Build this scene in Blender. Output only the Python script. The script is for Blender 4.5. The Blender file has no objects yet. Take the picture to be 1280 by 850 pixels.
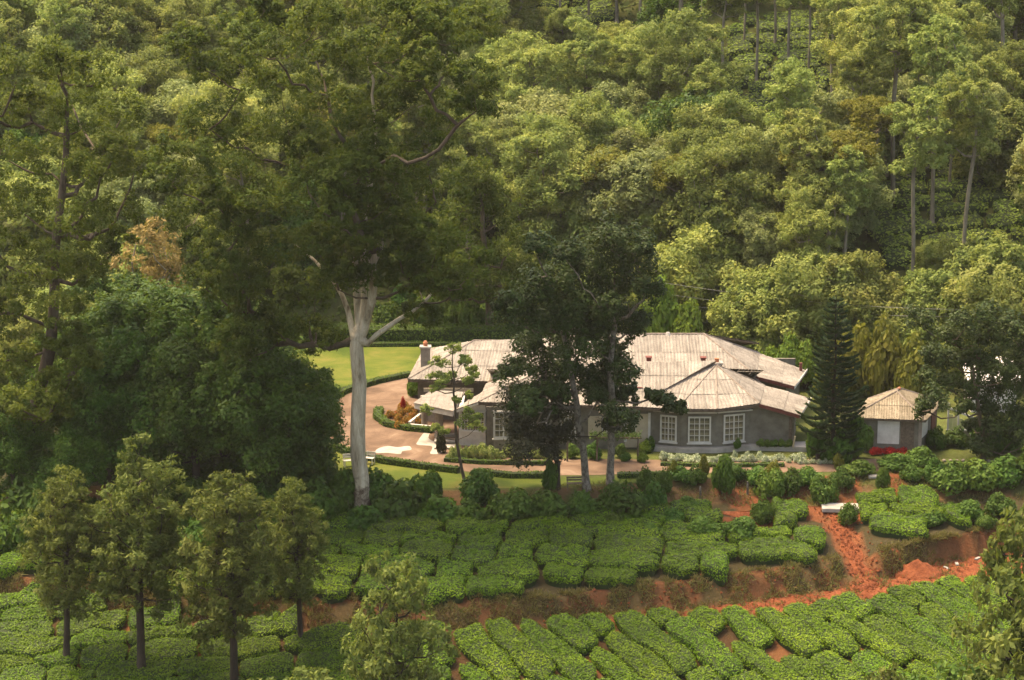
import bpy, bmesh, math, random
import numpy as np
from mathutils import Vector, Matrix, noise as mnoise
R = math.radians

# ------------------------------------------------------------------ camera
FOC, PITCH, CAMH = 1280 * 85 / 36, R(12), 44.0
scn = bpy.context.scene
cam = bpy.data.cameras.new('camera'); cam.lens = 85; cam.sensor_width = 36
cam.clip_start = 1; cam.clip_end = 2000
camo = bpy.data.objects.new('camera', cam); scn.collection.objects.link(camo)
camo.location = (0, 0, CAMH); camo.rotation_euler = (R(90) - PITCH, 0, 0)
scn.camera = camo
# ------------------------------------------------------------------ light
SUN_EL, SUN_AZ = 66, -60          # azimuth measured from +Y (away from camera) towards +X
world = bpy.data.worlds.new('World'); scn.world = world; world.use_nodes = True
wn = world.node_tree; bg = wn.nodes['Background']
sky = wn.nodes.new('ShaderNodeTexSky'); sky.sky_type = 'NISHITA'; sky.sun_disc = False
sky.sun_elevation = R(SUN_EL); sky.sun_rotation = R(SUN_AZ); sky.dust_density = 4.0; sky.air_density = 1.0; sky.ozone_density = 0.6
wn.links.new(sky.outputs[0], bg.inputs[0]); bg.inputs[1].default_value = 0.15
sun = bpy.data.lights.new('sun', 'SUN'); sun.energy = 2.0; sun.angle = R(20.0); sun.color = (1.0, 0.90, 0.74)
suno = bpy.data.objects.new('sun', sun); scn.collection.objects.link(suno)
sd = Vector((math.sin(R(SUN_AZ)) * math.cos(R(SUN_EL)), math.cos(R(SUN_AZ)) * math.cos(R(SUN_EL)), math.sin(R(SUN_EL))))
suno.rotation_euler = sd.to_track_quat('Z', 'Y').to_euler(); suno.location = (0, 100, 120)
vs = scn.view_settings; vs.view_transform = 'Standard'; vs.look = 'None'; vs.gamma = 1; vs.use_curve_mapping = False
vs.exposure = 1.84
vs.use_white_balance = True; vs.white_balance_temperature = 8200; vs.white_balance_tint = 12
scn.render.engine = 'CYCLES'
scn.cycles.max_bounces = 6; scn.cycles.diffuse_bounces = 4; scn.cycles.glossy_bounces = 2
scn.cycles.transmission_bounces = 4; scn.cycles.transparent_max_bounces = 4
COL = scn.collection

# ------------------------------------------------------------------ pixel helpers (photo pixels, 1280 x 850)
def ray(px, py):
    a = (px - 640) / FOC; b = -(py - 425) / FOC
    return a, math.cos(PITCH) + b * math.sin(PITCH), -math.sin(PITCH) + b * math.cos(PITCH)
def P(px, py, z=None, y=None):
    dx, dy, dz = ray(px, py)
    t = (z - CAMH) / dz if z is not None else y / dy
    return Vector((dx * t, dy * t, CAMH + dz * t))
def proj(x, y, z):
    d = y * math.cos(PITCH) - (z - CAMH) * math.sin(PITCH)
    u = y * math.sin(PITCH) + (z - CAMH) * math.cos(PITCH)
    return 640 + FOC * x / d, 425 - FOC * u / d

# ------------------------------------------------------------------ terrain
def curve(pts):
    w = sorted([tuple(P(a, b, z=z)) for a, b, z in pts])
    w = np.array(w)
    return w
EXT = [(-700,), (1980,)]
cT0 = curve([(-500, 600, 0), (0, 606, 0), (420, 612, 0), (640, 612, 0), (760, 606, 0), (900, 596, 0), (1060, 594, 0), (1280, 592, 0), (1700, 592, 0)])
cT1 = curve([(-500, 660, -1.9), (0, 665, -1.9), (420, 655, -1.7), (640, 655, -1.5), (760, 645, -1.4), (900, 632, -1.2), (1060, 628, -1.1), (1280, 622, -1.0), (1700, 620, -1.0)])
cB = curve([(-500, 690, -2.6), (0, 722, -2.95), (230, 748, -3.05), (440, 752, -3.05), (560, 750, -3.0), (700, 748, -2.95), (800, 734, -2.8), (900, 722, -2.65), (1000, 710, -2.5), (1060, 698, -2.35), (1110, 688, -2.25), (1180, 676, -2.1), (1250, 662, -1.95), (1700, 650, -1.8)])
cC = curve([(-500, 720, -3.8), (0, 748, -4.15), (230, 776, -4.3), (440, 786, -4.35), (560, 786, -4.3), (700, 774, -4.15), (800, 766, -4.05), (900, 757, -3.95), (1000, 744, -3.85), (1060, 734, -3.75), (1110, 722, -3.7), (1180, 702, -3.6), (1250, 690, -3.5), (1700, 680, -3.4)])
cD = curve([(-500, 726, -3.9), (0, 750, -4.18), (230, 779, -4.33), (440, 792, -4.42), (560, 794, -4.4), (700, 783, -4.25), (800, 776, -4.15), (900, 774, -4.1), (1000, 768, -4.05), (1060, 756, -3.95), (1110, 748, -3.85), (1180, 736, -3.75), (1250, 728, -3.7), (1700, 716, -3.55)])
cE = curve([(-500, 900, -7.6), (0, 900, -7.6), (640, 900, -7.5), (1280, 900, -7.0), (1700, 900, -6.8)])
CURV = [cE, cD, cC, cB, cT1, cT0]
def hill_base(x):
    return float(np.interp(x, [-60, -20, 6, 14, 24, 60], [196, 204, 209, 203, 190, 184]))
def _smooth(t):
    t = min(1, max(0, t)); return t * t * (3 - 2 * t)
PATH = [P(1036, 636, z=-1.35), P(1052, 665, z=-2.0), P(1072, 705, z=-3.0), P(1092, 738, z=-3.75)]
def path_d(x, y):
    best = (9e9, 0)
    for i in range(len(PATH) - 1):
        a, b = PATH[i], PATH[i + 1]
        vx, vy = b.x - a.x, b.y - a.y
        t = max(0, min(1, ((x - a.x) * vx + (y - a.y) * vy) / (vx * vx + vy * vy)))
        d = math.hypot(x - a.x - t * vx, y - a.y - t * vy)
        if d < best[0]: best = (d, a.z + t * (b.z - a.z))
    return best
def ground(x, y):
    ys = [float(np.interp(x, c[:, 0], c[:, 1])) for c in CURV]
    zs = [float(np.interp(x, c[:, 0], c[:, 2])) for c in CURV]
    if y <= ys[0]: z = zs[0] - (ys[0] - y) * 0.30
    elif y >= ys[-1]:
        z = 0.0
        hb = hill_base(x)
        if y > hb:
            d = y - hb
            z = 0.31 * d * _smooth(d / 14.0) + 1.8 * mnoise.noise(Vector((x * 0.022, y * 0.022, 3.1))) * _smooth(d / 30)
            z += 5 * _smooth((-x - 5) / 40) * _smooth(d / 60)
    else:
        z = float(np.interp(y, ys, zs))
    if 146 < y < 160 and 18 < x < 28:
        d, pz = path_d(x, y)
        if d < 1.7: z = pz + (z - pz) * _smooth((d - 0.7) / 1.0)
    if y < ys[-1] - 0.4:
        z += 0.10 * mnoise.noise(Vector((x * 0.9, y * 0.9, 0)))
        if ys[2] - 0.3 < y < ys[3] + 0.3:
            z += 0.28 * mnoise.noise(Vector((x * 1.3, y * 1.3, 5))) + 0.22 * mnoise.noise(Vector((x * 2.6, y * 2.6, 9)))
    return z
def G(px, py, t0=90.0, t1=420.0):
    dx, dy, dz = ray(px, py)
    prev = t0; t = t0
    while t < t1:
        if CAMH + dz * t < ground(dx * t, dy * t): break
        prev = t; t += 1.0
    a, b = prev, t
    for _ in range(14):
        m = (a + b) / 2
        if CAMH + dz * m < ground(dx * m, dy * m): b = m
        else: a = m
    return Vector((dx * b, dy * b, ground(dx * b, dy * b)))

# ------------------------------------------------------------------ materials
def new_mat(name):
    m = bpy.data.materials.new(name); m.use_nodes = True
    nt = m.node_tree; nt.nodes.clear()
    out = nt.nodes.new('ShaderNodeOutputMaterial')
    return m, nt, out
def ramp(nt, stops, src):
    r = nt.nodes.new('ShaderNodeValToRGB')
    el = r.color_ramp.elements
    while len(el) < len(stops): el.new(0.5)
    for e, (p, c) in zip(el, stops): e.position = p; e.color = (*c, 1)
    nt.links.new(src, r.inputs[0]); return r.outputs[0]
def noise(nt, scale, detail=4, coord='Object', rough=0.6, dist=0.0, vec=None):
    n = nt.nodes.new('ShaderNodeTexNoise'); n.inputs['Scale'].default_value = scale
    n.inputs['Detail'].default_value = detail; n.inputs['Roughness'].default_value = rough; n.inputs['Distortion'].default_value = dist
    if vec is None:
        tc = nt.nodes.new('ShaderNodeTexCoord'); vec = tc.outputs[coord]
    nt.links.new(vec, n.inputs['Vector']); return n.outputs['Fac']
def mixc(nt, fac, a, b, mode='MIX'):
    m = nt.nodes.new('ShaderNodeMix'); m.data_type = 'RGBA'; m.blend_type = mode
    for sock, v in ((m.inputs[0], fac), (m.inputs[6], a), (m.inputs[7], b)):
        if isinstance(v, (int, float)): sock.default_value = v
        elif isinstance(v, tuple): sock.default_value = (*v, 1)
        else: nt.links.new(v, sock)
    return m.outputs[2]
def bump(nt, h, strength, dist=0.05):
    b = nt.nodes.new('ShaderNodeBump'); b.inputs['Strength'].default_value = strength; b.inputs['Distance'].default_value = dist
    nt.links.new(h, b.inputs['Height']); return b.outputs[0]
def princ(nt, out, col, rough=0.8, spec=0.3, normal=None):
    p = nt.nodes.new('ShaderNodeBsdfPrincipled')
    if isinstance(col, tuple): p.inputs['Base Color'].default_value = (*col, 1)
    else: nt.links.new(col, p.inputs['Base Color'])
    p.inputs['Roughness'].default_value = rough; p.inputs['Specular IOR Level'].default_value = spec
    if normal: nt.links.new(normal, p.inputs['Normal'])
    nt.links.new(p.outputs[0], out.inputs[0]); return p
def mat_leaf(name, c1, c2, c3, trans=0.30, rough=0.65, spec=0.10, objvar=0.35, nscale=0.35):
    """three real leaf tones, random leaf by leaf, drifting over the crown and from plant to plant"""
    m, nt, out = new_mat(name)
    geo = nt.nodes.new('ShaderNodeNewGeometry'); oi = nt.nodes.new('ShaderNodeObjectInfo')
    n = noise(nt, nscale, 2)
    add = nt.nodes.new('ShaderNodeMath'); add.operation = 'MULTIPLY_ADD'
    nt.links.new(geo.outputs['Random Per Island'], add.inputs[0]); add.inputs[1].default_value = 0.55
    sub = nt.nodes.new('ShaderNodeMath'); sub.operation = 'MULTIPLY_ADD'; nt.links.new(n, sub.inputs[0]); sub.inputs[1].default_value = 1.5; sub.inputs[2].default_value = -0.55
    nt.links.new(sub.outputs[0], add.inputs[2])
    col = ramp(nt, [(0.0, c1), (0.5, c2), (1.0, c3)], add.outputs[0])
    hsv = nt.nodes.new('ShaderNodeHueSaturation')
    mr = nt.nodes.new('ShaderNodeMapRange'); nt.links.new(oi.outputs['Random'], mr.inputs[0])
    mr.inputs[3].default_value = 1 - objvar; mr.inputs[4].default_value = 1 + objvar
    nt.links.new(mr.outputs[0], hsv.inputs['Value'])
    mr2 = nt.nodes.new('ShaderNodeMapRange')
    w = nt.nodes.new('ShaderNodeMath'); w.operation = 'FRACT'; w2 = nt.nodes.new('ShaderNodeMath'); w2.operation = 'MULTIPLY'
    nt.links.new(oi.outputs['Random'], w2.inputs[0]); w2.inputs[1].default_value = 7.31; nt.links.new(w2.outputs[0], w.inputs[0])
    nt.links.new(w.outputs[0], mr2.inputs[0]); mr2.inputs[3].default_value = 0.5 - 0.045 * objvar; mr2.inputs[4].default_value = 0.5 + 0.06 * objvar
    nt.links.new(mr2.outputs[0], hsv.inputs['Hue'])
    nt.links.new(col, hsv.inputs['Color']); col = hsv.outputs[0]
    p = nt.nodes.new('ShaderNodeBsdfPrincipled'); nt.links.new(col, p.inputs['Base Color'])
    p.inputs['Roughness'].default_value = rough; p.inputs['Specular IOR Level'].default_value = spec
    t = nt.nodes.new('ShaderNodeBsdfTranslucent')
    tc = mixc(nt, 0.5, col, (0.25, 0.30, 0.03), 'MIX'); tc2 = mixc(nt, 0.6, col, tc)
    nt.links.new(tc2, t.inputs[0])
    mx = nt.nodes.new('ShaderNodeMixShader'); mx.inputs[0].default_value = trans
    nt.links.new(p.outputs[0], mx.inputs[1]); nt.links.new(t.outputs[0], mx.inputs[2]); nt.links.new(mx.outputs[0], out.inputs[0])
    return m
def mat_bark(name, a, b, scale=1.5, stretch=0.25, contrast=(0.35, 0.65), objvar=False):
    m, nt, out = new_mat(name)
    tc = nt.nodes.new('ShaderNodeTexCoord'); mp = nt.nodes.new('ShaderNodeMapping')
    mp.inputs['Scale'].default_value = (1, 1, stretch); nt.links.new(tc.outputs['Object'], mp.inputs[0])
    n = noise(nt, scale, 6, vec=mp.outputs[0], dist=0.6); n2 = noise(nt, scale * 6, 4, vec=mp.outputs[0])
    c = ramp(nt, [(contrast[0], a), (contrast[1], b)], n)
    c = mixc(nt, 0.35, c, ramp(nt, [(0.3, tuple(x * 0.5 for x in a)), (0.7, b)], n2))
    princ(nt, out, c, 0.85, 0.2, bump(nt, n2, 0.6, 0.04)); return m
def mat_simple(name, a, b, scale=3, rough=0.8, bs=0.3, spec=0.25, objvar=0.0, coord='Object', bd=0.02):
    m, nt, out = new_mat(name)
    n = noise(nt, scale, 6, coord, 0.65)
    c = ramp(nt, [(0.3, a), (0.7, b)], n)
    if objvar:
        oi = nt.nodes.new('ShaderNodeObjectInfo'); mr = nt.nodes.new('ShaderNodeMapRange'); nt.links.new(oi.outputs['Random'], mr.inputs[0])
        mr.inputs[3].default_value = 1 - objvar; mr.inputs[4].default_value = 1 + objvar
        h = nt.nodes.new('ShaderNodeHueSaturation'); nt.links.new(mr.outputs[0], h.inputs['Value']); nt.links.new(c, h.inputs['Color']); c = h.outputs[0]
    princ(nt, out, c, rough, spec, bump(nt, noise(nt, scale * 6, 3, coord), bs, bd)); return m

M = {}
M['euc'] = mat_leaf('eucalyptus_leaves', (0.023, 0.045, 0.007), (0.048, 0.075, 0.009), (0.097, 0.112, 0.016), 0.36, objvar=0.12)
M['euc_left'] = mat_leaf('eucalyptus_leaves_olive', (0.040, 0.068, 0.010), (0.077, 0.113, 0.014), (0.149, 0.169, 0.026), 0.38, objvar=0.12)
M['forest'] = mat_leaf('hillside_leaves', (0.104, 0.148, 0.039), (0.205, 0.245, 0.062), (0.371, 0.371, 0.099), 0.42, objvar=0.30)
M['forest_grey'] = mat_leaf('grey_green_leaves', (0.119, 0.153, 0.056), (0.209, 0.243, 0.085), (0.339, 0.348, 0.129), 0.40, objvar=0.28)
M['dark'] = mat_leaf('dark_broad_leaves', (0.013, 0.028, 0.005), (0.028, 0.051, 0.009), (0.055, 0.077, 0.015), 0.16, 0.55, 0.15, objvar=0.2)
M['deep'] = mat_leaf('deep_green_leaves', (0.025, 0.059, 0.009), (0.052, 0.111, 0.013), (0.106, 0.171, 0.019), 0.30, 0.55, 0.15, objvar=0.25)
M['purple'] = mat_leaf('dark_bronze_leaves', (0.018, 0.018, 0.009), (0.033, 0.034, 0.014), (0.075, 0.072, 0.030), 0.14, 0.5, 0.2, objvar=0.1)
M['oak'] = mat_leaf('silver_oak_leaves', (0.050, 0.076, 0.015), (0.103, 0.133, 0.030), (0.219, 0.239, 0.059), 0.40, objvar=0.18, nscale=0.6)
M['lime'] = mat_leaf('bright_green_leaves', (0.060, 0.110, 0.015), (0.110, 0.180, 0.025), (0.170, 0.240, 0.040), 0.35, objvar=0.15)
M['yellow'] = mat_leaf('yellow_green_leaves', (0.080, 0.090, 0.014), (0.150, 0.150, 0.025), (0.230, 0.205, 0.040), 0.35, objvar=0.2)
M['straw'] = mat_leaf('straw_coloured_leaves', (0.160, 0.110, 0.035), (0.270, 0.190, 0.065), (0.380, 0.280, 0.110), 0.3, objvar=0.1)
M['pine'] = mat_leaf('pine_needles', (0.010, 0.026, 0.010), (0.021, 0.044, 0.016), (0.039, 0.068, 0.023), 0.12, objvar=0.1)
M['tea'] = mat_leaf('tea_leaves', (0.049, 0.098, 0.006), (0.096, 0.179, 0.009), (0.182, 0.272, 0.016), 0.30, 0.55, 0.15, objvar=0.18, nscale=0.5)
M['teahill'] = mat_leaf('hill_tea_leaves', (0.106, 0.166, 0.030), (0.180, 0.256, 0.044), (0.270, 0.337, 0.067), 0.30, objvar=0.15, nscale=0.3)
M['shrub'] = mat_leaf('garden_shrub_leaves', (0.031, 0.069, 0.012), (0.063, 0.127, 0.019), (0.125, 0.196, 0.035), 0.25, 0.6, 0.12, objvar=0.35, nscale=0.8)
M['hedge'] = mat_leaf('clipped_hedge_leaves', (0.030, 0.060, 0.010), (0.060, 0.110, 0.016), (0.110, 0.170, 0.028), 0.22, objvar=0.1, nscale=0.8)
M['grassleaf'] = mat_leaf('dry_grass_blades', (0.10, 0.085, 0.030), (0.18, 0.14, 0.055), (0.11, 0.15, 0.035), 0.3, objvar=0.1, nscale=0.8)
M['cover'] = mat_leaf('undergrowth_leaves', (0.030, 0.050, 0.010), (0.065, 0.090, 0.018), (0.110, 0.130, 0.030), 0.25, objvar=0.1, nscale=0.2)
M['redfl'] = mat_leaf('red_petals', (0.30, 0.012, 0.014), (0.48, 0.020, 0.025), (0.62, 0.05, 0.05), 0.3, objvar=0.0)
M['whitefl'] = mat_leaf('white_petals_and_leaves', (0.09, 0.15, 0.05), (0.35, 0.40, 0.24), (0.75, 0.76, 0.62), 0.3, objvar=0.1, nscale=3)
M['orangefl'] = mat_leaf('orange_petals_and_leaves', (0.080, 0.088, 0.016), (0.280, 0.136, 0.024), (0.440, 0.112, 0.040), 0.3, objvar=0.1, nscale=2)
M['palebed'] = mat_leaf('pale_border_leaves', (0.08, 0.14, 0.03), (0.22, 0.27, 0.08), (0.45, 0.44, 0.18), 0.3, objvar=0.1, nscale=2)
M['teacore'] = mat_simple('woody_bush_core', (0.012, 0.022, 0.005), (0.030, 0.050, 0.009), 8)
def mat_peel():
    m, nt, out = new_mat('pale_peeling_bark')
    tc = nt.nodes.new('ShaderNodeTexCoord'); mp = nt.nodes.new('ShaderNodeMapping'); mp.inputs['Scale'].default_value = (1.6, 1.6, 0.22); nt.links.new(tc.outputs['Object'], mp.inputs[0])
    n = noise(nt, 1.2, 7, vec=mp.outputs[0], dist=0.8, rough=0.65); n2 = noise(nt, 9, 5, vec=mp.outputs[0], dist=0.5)
    c = ramp(nt, [(0.30, (0.13, 0.095, 0.055)), (0.42, (0.36, 0.30, 0.20)), (0.62, (0.56, 0.49, 0.36)), (0.8, (0.40, 0.36, 0.27))], n)
    c = mixc(nt, 0.45, c, ramp(nt, [(0.3, (0.35, 0.32, 0.28)), (0.65, (1, 1, 1))], n2), 'MULTIPLY')
    # rough brown stocking of old bark round the foot
    sep = nt.nodes.new('ShaderNodeSeparateXYZ'); nt.links.new(tc.outputs['Object'], sep.inputs[0])
    nb = noise(nt, 1.1, 6, dist=0.6, rough=0.7); ad = nt.nodes.new('ShaderNodeMath'); ad.operation = 'MULTIPLY_ADD'; nt.links.new(nb, ad.inputs[0]); ad.inputs[1].default_value = -9.0; ad.inputs[2].default_value = 4.6
    sm = nt.nodes.new('ShaderNodeMath'); sm.operation = 'ADD'; nt.links.new(sep.outputs[2], sm.inputs[0]); nt.links.new(ad.outputs[0], sm.inputs[1])
    mr = nt.nodes.new('ShaderNodeMapRange'); nt.links.new(sm.outputs[0], mr.inputs[0]); mr.inputs[1].default_value = 1.2; mr.inputs[2].default_value = 3.0
    c = mixc(nt, mr.outputs[0], (0.085, 0.055, 0.035), c)
    princ(nt, out, c, 0.85, 0.15, bump(nt, n2, 0.9, 0.06)); return m
M['bark_white'] = mat_peel()
M['bark_brown'] = mat_bark('brown_bark', (0.050, 0.035, 0.022), (0.12, 0.09, 0.06), 2)
M['bark_grey'] = mat_bark('grey_hill_bark', (0.12, 0.10, 0.07), (0.30, 0.26, 0.19), 1.5)
M['bark_lichen'] = mat_bark('lichen_spotted_bark', (0.050, 0.038, 0.026), (0.21, 0.185, 0.14), 5, 0.6, (0.42, 0.58))
M['bark_dark'] = mat_bark('dark_bark', (0.020, 0.015, 0.010), (0.055, 0.042, 0.028), 3)
def mat_roof(name, a, b, stain):
    m, nt, out = new_mat(name)
    tc = nt.nodes.new('ShaderNodeTexCoord')
    n = noise(nt, 1.1, 6, 'Object', 0.7); n2 = noise(nt, 9, 4, 'Object', 0.7)
    c = ramp(nt, [(0.30, a), (0.68, b)], n)
    c = mixc(nt, ramp(nt, [(0.50, (0, 0, 0)), (0.66, (0.8, 0.8, 0.8))], n2), c, stain)
    mp = nt.nodes.new('ShaderNodeMapping'); mp.inputs['Scale'].default_value = (4.5, 0.35, 0.35); nt.links.new(tc.outputs['Object'], mp.inputs[0])
    n3 = noise(nt, 1.0, 5, vec=mp.outputs[0], rough=0.7)
    c = mixc(nt, ramp(nt, [(0.50, (0, 0, 0)), (0.70, (0.75, 0.75, 0.75))], n3), c, tuple(x * 0.85 for x in stain))
    oi = nt.nodes.new('ShaderNodeObjectInfo'); mr = nt.nodes.new('ShaderNodeMapRange'); nt.links.new(oi.outputs['Random'], mr.inputs[0])
    mr.inputs[3].default_value = 0.80; mr.inputs[4].default_value = 1.12
    h = nt.nodes.new('ShaderNodeHueSaturation'); nt.links.new(mr.outputs[0], h.inputs['Value']); nt.links.new(c, h.inputs['Color'])
    princ(nt, out, h.outputs[0], 0.8, 0.2, bump(nt, n2, 0.2, 0.02)); return m
M['roof'] = mat_roof('weathered_roof_sheet', (0.190, 0.167, 0.137), (0.310, 0.277, 0.232), (0.115, 0.094, 0.074))
M['roof_old'] = mat_roof('mossy_old_roof_sheet', (0.150, 0.120, 0.080), (0.265, 0.220, 0.155), (0.08, 0.064, 0.036))
M['ridge'] = mat_simple('ridge_cap', (0.12, 0.092, 0.072), (0.26, 0.215, 0.17), 3)
M['redboard'] = mat_simple('red_oxide_board', (0.10, 0.028, 0.022), (0.17, 0.055, 0.04), 4)
M['wall'] = mat_simple('grey_stone_wall', (0.095, 0.084, 0.063), (0.20, 0.18, 0.14), 1.2, 0.9, 0.6, objvar=0.05)
M['wallwarm'] = mat_simple('stained_low_wall', (0.17, 0.14, 0.11), (0.30, 0.26, 0.21), 2, 0.9, 0.5)
M['white'] = mat_simple('white_paint', (0.44, 0.41, 0.36), (0.60, 0.57, 0.51), 2, 0.6)
M['cream'] = mat_simple('cream_paint', (0.38, 0.31, 0.21), (0.48, 0.40, 0.28), 1.5, 0.7)
M['concrete'] = mat_simple('pale_concrete', (0.22, 0.20, 0.17), (0.40, 0.37, 0.32), 1.2, 0.85)
M['timber'] = mat_simple('weathered_timber', (0.07, 0.05, 0.035), (0.16, 0.12, 0.085), 5, 0.9)
M['steel'] = mat_simple('dull_wire', (0.28, 0.27, 0.25), (0.36, 0.35, 0.32), 5, 0.5)
M['yellowboard'] = mat_simple('pale_green_board', (0.42, 0.45, 0.20), (0.55, 0.56, 0.30), 3)
M['terracotta'] = mat_simple('terracotta', (0.34, 0.12, 0.06), (0.46, 0.18, 0.09), 5)
def mat_glass():
    m, nt, out = new_mat('window_glass')
    n = noise(nt, 1.3, 3)
    c = ramp(nt, [(0.38, (0.030, 0.027, 0.020)), (0.62, (0.22, 0.19, 0.12))], n)
    princ(nt, out, c, 0.12, 0.5); return m
M['glass'] = mat_glass()
def mat_ground():
    m, nt, out = new_mat('plantation_ground')
    vc = nt.nodes.new('ShaderNodeVertexColor'); vc.layer_name = 'zone'
    n1 = noise(nt, 0.8, 8, rough=0.7); n2 = noise(nt, 5, 6, rough=0.7)
    c = mixc(nt, ramp(nt, [(0.35, (0, 0, 0)), (0.7, (0.65, 0.65, 0.65))], n1), vc.outputs[0], (0.055, 0.048, 0.018))
    c = mixc(nt, 0.55, c, ramp(nt, [(0.25, (0.30, 0.30, 0.30)), (0.75, (1, 1, 1))], n2), 'MULTIPLY')
    princ(nt, out, c, 0.95, 0.1, bump(nt, n2, 0.9, 0.12)); return m
M['ground'] = mat_ground()
def mat_red():
    m, nt, out = new_mat('red_laterite_soil')
    n = noise(nt, 0.7, 8, rough=0.72, dist=1.2); n2 = noise(nt, 4.5, 6, rough=0.75); n3 = noise(nt, 22, 4, rough=0.8)
    c = ramp(nt, [(0.28, (0.10, 0.037, 0.018)), (0.42, (0.20, 0.060, 0.026)), (0.58, (0.29, 0.092, 0.040)), (0.75, (0.34, 0.150, 0.080))], n)
    c = mixc(nt, 0.6, c, ramp(nt, [(0.32, (0.35, 0.33, 0.32)), (0.62, (1, 1, 1))], n2), 'MULTIPLY')
    c = mixc(nt, 0.4, c, ramp(nt, [(0.35, (0.45, 0.45, 0.45)), (0.6, (1, 1, 1))], n3), 'MULTIPLY')
    princ(nt, out, c, 0.95, 0.08, bump(nt, n2, 1.0, 0.15)); return m
M['red'] = mat_red()
def mat_drive():
    m, nt, out = new_mat('packed_earth_drive')
    n = noise(nt, 0.35, 7, rough=0.65, dist=1.0); n2 = noise(nt, 14, 4)
    c = ramp(nt, [(0.30, (0.085, 0.056, 0.038)), (0.45, (0.140, 0.090, 0.060)), (0.58, (0.185, 0.122, 0.082)), (0.72, (0.26, 0.19, 0.135))], n)
    c = mixc(nt, 0.25, c, ramp(nt, [(0.3, (0.4, 0.4, 0.4)), (0.7, (1, 1, 1))], n2), 'MULTIPLY')
    princ(nt, out, c, 0.95, 0.1, bump(nt, n2, 0.3, 0.02)); return m
M['drive'] = mat_drive()
def mat_lawn():
    m, nt, out = new_mat('mown_lawn')
    n = noise(nt, 0.22, 7, rough=0.7, dist=0.5); n2 = noise(nt, 12, 5, rough=0.8)
    c = ramp(nt, [(0.32, (0.055, 0.088, 0.014)), (0.5, (0.095, 0.122, 0.020)), (0.62, (0.150, 0.145, 0.034)), (0.72, (0.20, 0.150, 0.062))], n)
    c = mixc(nt, 0.4, c, ramp(nt, [(0.3, (0.45, 0.45, 0.45)), (0.7, (1, 1, 1))], n2), 'MULTIPLY')
    princ(nt, out, c, 0.95, 0.1, bump(nt, n2, 0.8, 0.05)); return m
M['lawn'] = mat_lawn()

# ------------------------------------------------------------------ object helpers
def mesh_np(name, v, f, mat, quads=True, smooth=False):
    """mesh from numpy arrays: v (n,3), f (m,k)"""
    me = bpy.data.meshes.new(name)
    v = np.asarray(v, dtype=np.float32); f = np.asarray(f, dtype=np.int32)
    k = f.shape[1]
    me.vertices.add(len(v)); me.vertices.foreach_set('co', v.ravel())
    me.loops.add(f.size); me.loops.foreach_set('vertex_index', f.ravel())
    me.polygons.add(len(f)); me.polygons.foreach_set('loop_start', np.arange(0, f.size, k, dtype=np.int32))
    me.update(calc_edges=True)
    if smooth: me.polygons.foreach_set('use_smooth', np.ones(len(f), dtype=bool))
    if mat: me.materials.append(M[mat])
    return me
def mesh_py(name, v, f, mat, smooth=False):
    me = bpy.data.meshes.new(name); me.from_pydata([tuple(x) for x in v], [], f); me.update()
    if smooth: me.polygons.foreach_set('use_smooth', np.ones(len(f), dtype=bool))
    if mat: me.materials.append(M[mat])
    return me
def link(name, me, parent=None, loc=None, rz=0, sc=None):
    o = bpy.data.objects.new(name, me); COL.objects.link(o)
    if parent: o.parent = parent
    if loc is not None: o.location = loc
    if rz: o.rotation_euler.z = rz
    if sc is not None: o.scale = (sc, sc, sc) if isinstance(sc, (int, float)) else sc
    return o
def tag(o, label=None, cat=None, group=None, kind=None):
    if label: o['label'] = label
    if cat: o['category'] = cat
    if group: o['group'] = group
    if kind: o['kind'] = kind
    return o
def empty(name, loc=(0, 0, 0), rz=0, sc=1.0):
    o = bpy.data.objects.new(name, None); COL.objects.link(o); o.location = loc; o.rotation_euler.z = rz
    o.scale = (sc, sc, sc) if isinstance(sc, (int, float)) else sc
    o.empty_display_size = 0.2
    return o
class MB:
    def __init__(s): s.v = []; s.f = []
    def add(s, v, f):
        n = len(s.v); s.v += [tuple(x) for x in v]; s.f += [tuple(i + n for i in q) for q in f]
    def box(s, c, d, rz=0):
        c = Vector(c); m = Matrix.Rotation(rz, 3, 'Z')
        vs_ = [c + m @ Vector((sx * d[0] / 2, sy * d[1] / 2, sz * d[2] / 2)) for sz in (-1, 1) for sy in (-1, 1) for sx in (-1, 1)]
        s.add(vs_, [(0, 2, 3, 1), (4, 5, 7, 6), (0, 1, 5, 4), (2, 6, 7, 3), (0, 4, 6, 2), (1, 3, 7, 5)])
    def prism(s, poly, z0, z1):
        n = len(poly)
        vs_ = [(p[0], p[1], z0) for p in poly] + [(p[0], p[1], z1) for p in poly]
        s.add(vs_, [tuple(range(n))[::-1], tuple(range(n, 2 * n))] + [(i, (i + 1) % n, n + (i + 1) % n, n + i) for i in range(n)])
    def tube(s, pts, rad, sides=8, cap=True):
        pts = [Vector(p) for p in pts]; n = len(pts)
        if not isinstance(rad, (list, tuple)): rad = [rad] * n
        vs_ = []; ref = Vector((1, 0.13, 0.07))
        for i, p in enumerate(pts):
            t = (pts[min(i + 1, n - 1)] - pts[max(i - 1, 0)]).normalized()
            a = t.cross(ref)
            if a.length < 0.1: a = t.cross(Vector((0, 1, 0)))
            a.normalize(); b = t.cross(a)
            for k in range(sides):
                an = 2 * math.pi * k / sides
                vs_.append(p + (a * math.cos(an) + b * math.sin(an)) * rad[i])
        fs = [(i * sides + k, i * sides + (k + 1) % sides, (i + 1) * sides + (k + 1) % sides, (i + 1) * sides + k) for i in range(n - 1) for k in range(sides)]
        if cap: fs += [tuple(range(sides)), tuple(range((n - 1) * sides, n * sides))[::-1]]
        s.add(vs_, fs)
    def build(s, name, mat, parent=None, smooth=False):
        return link(name, mesh_py(name, s.v, s.f, mat, smooth), parent)

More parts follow.
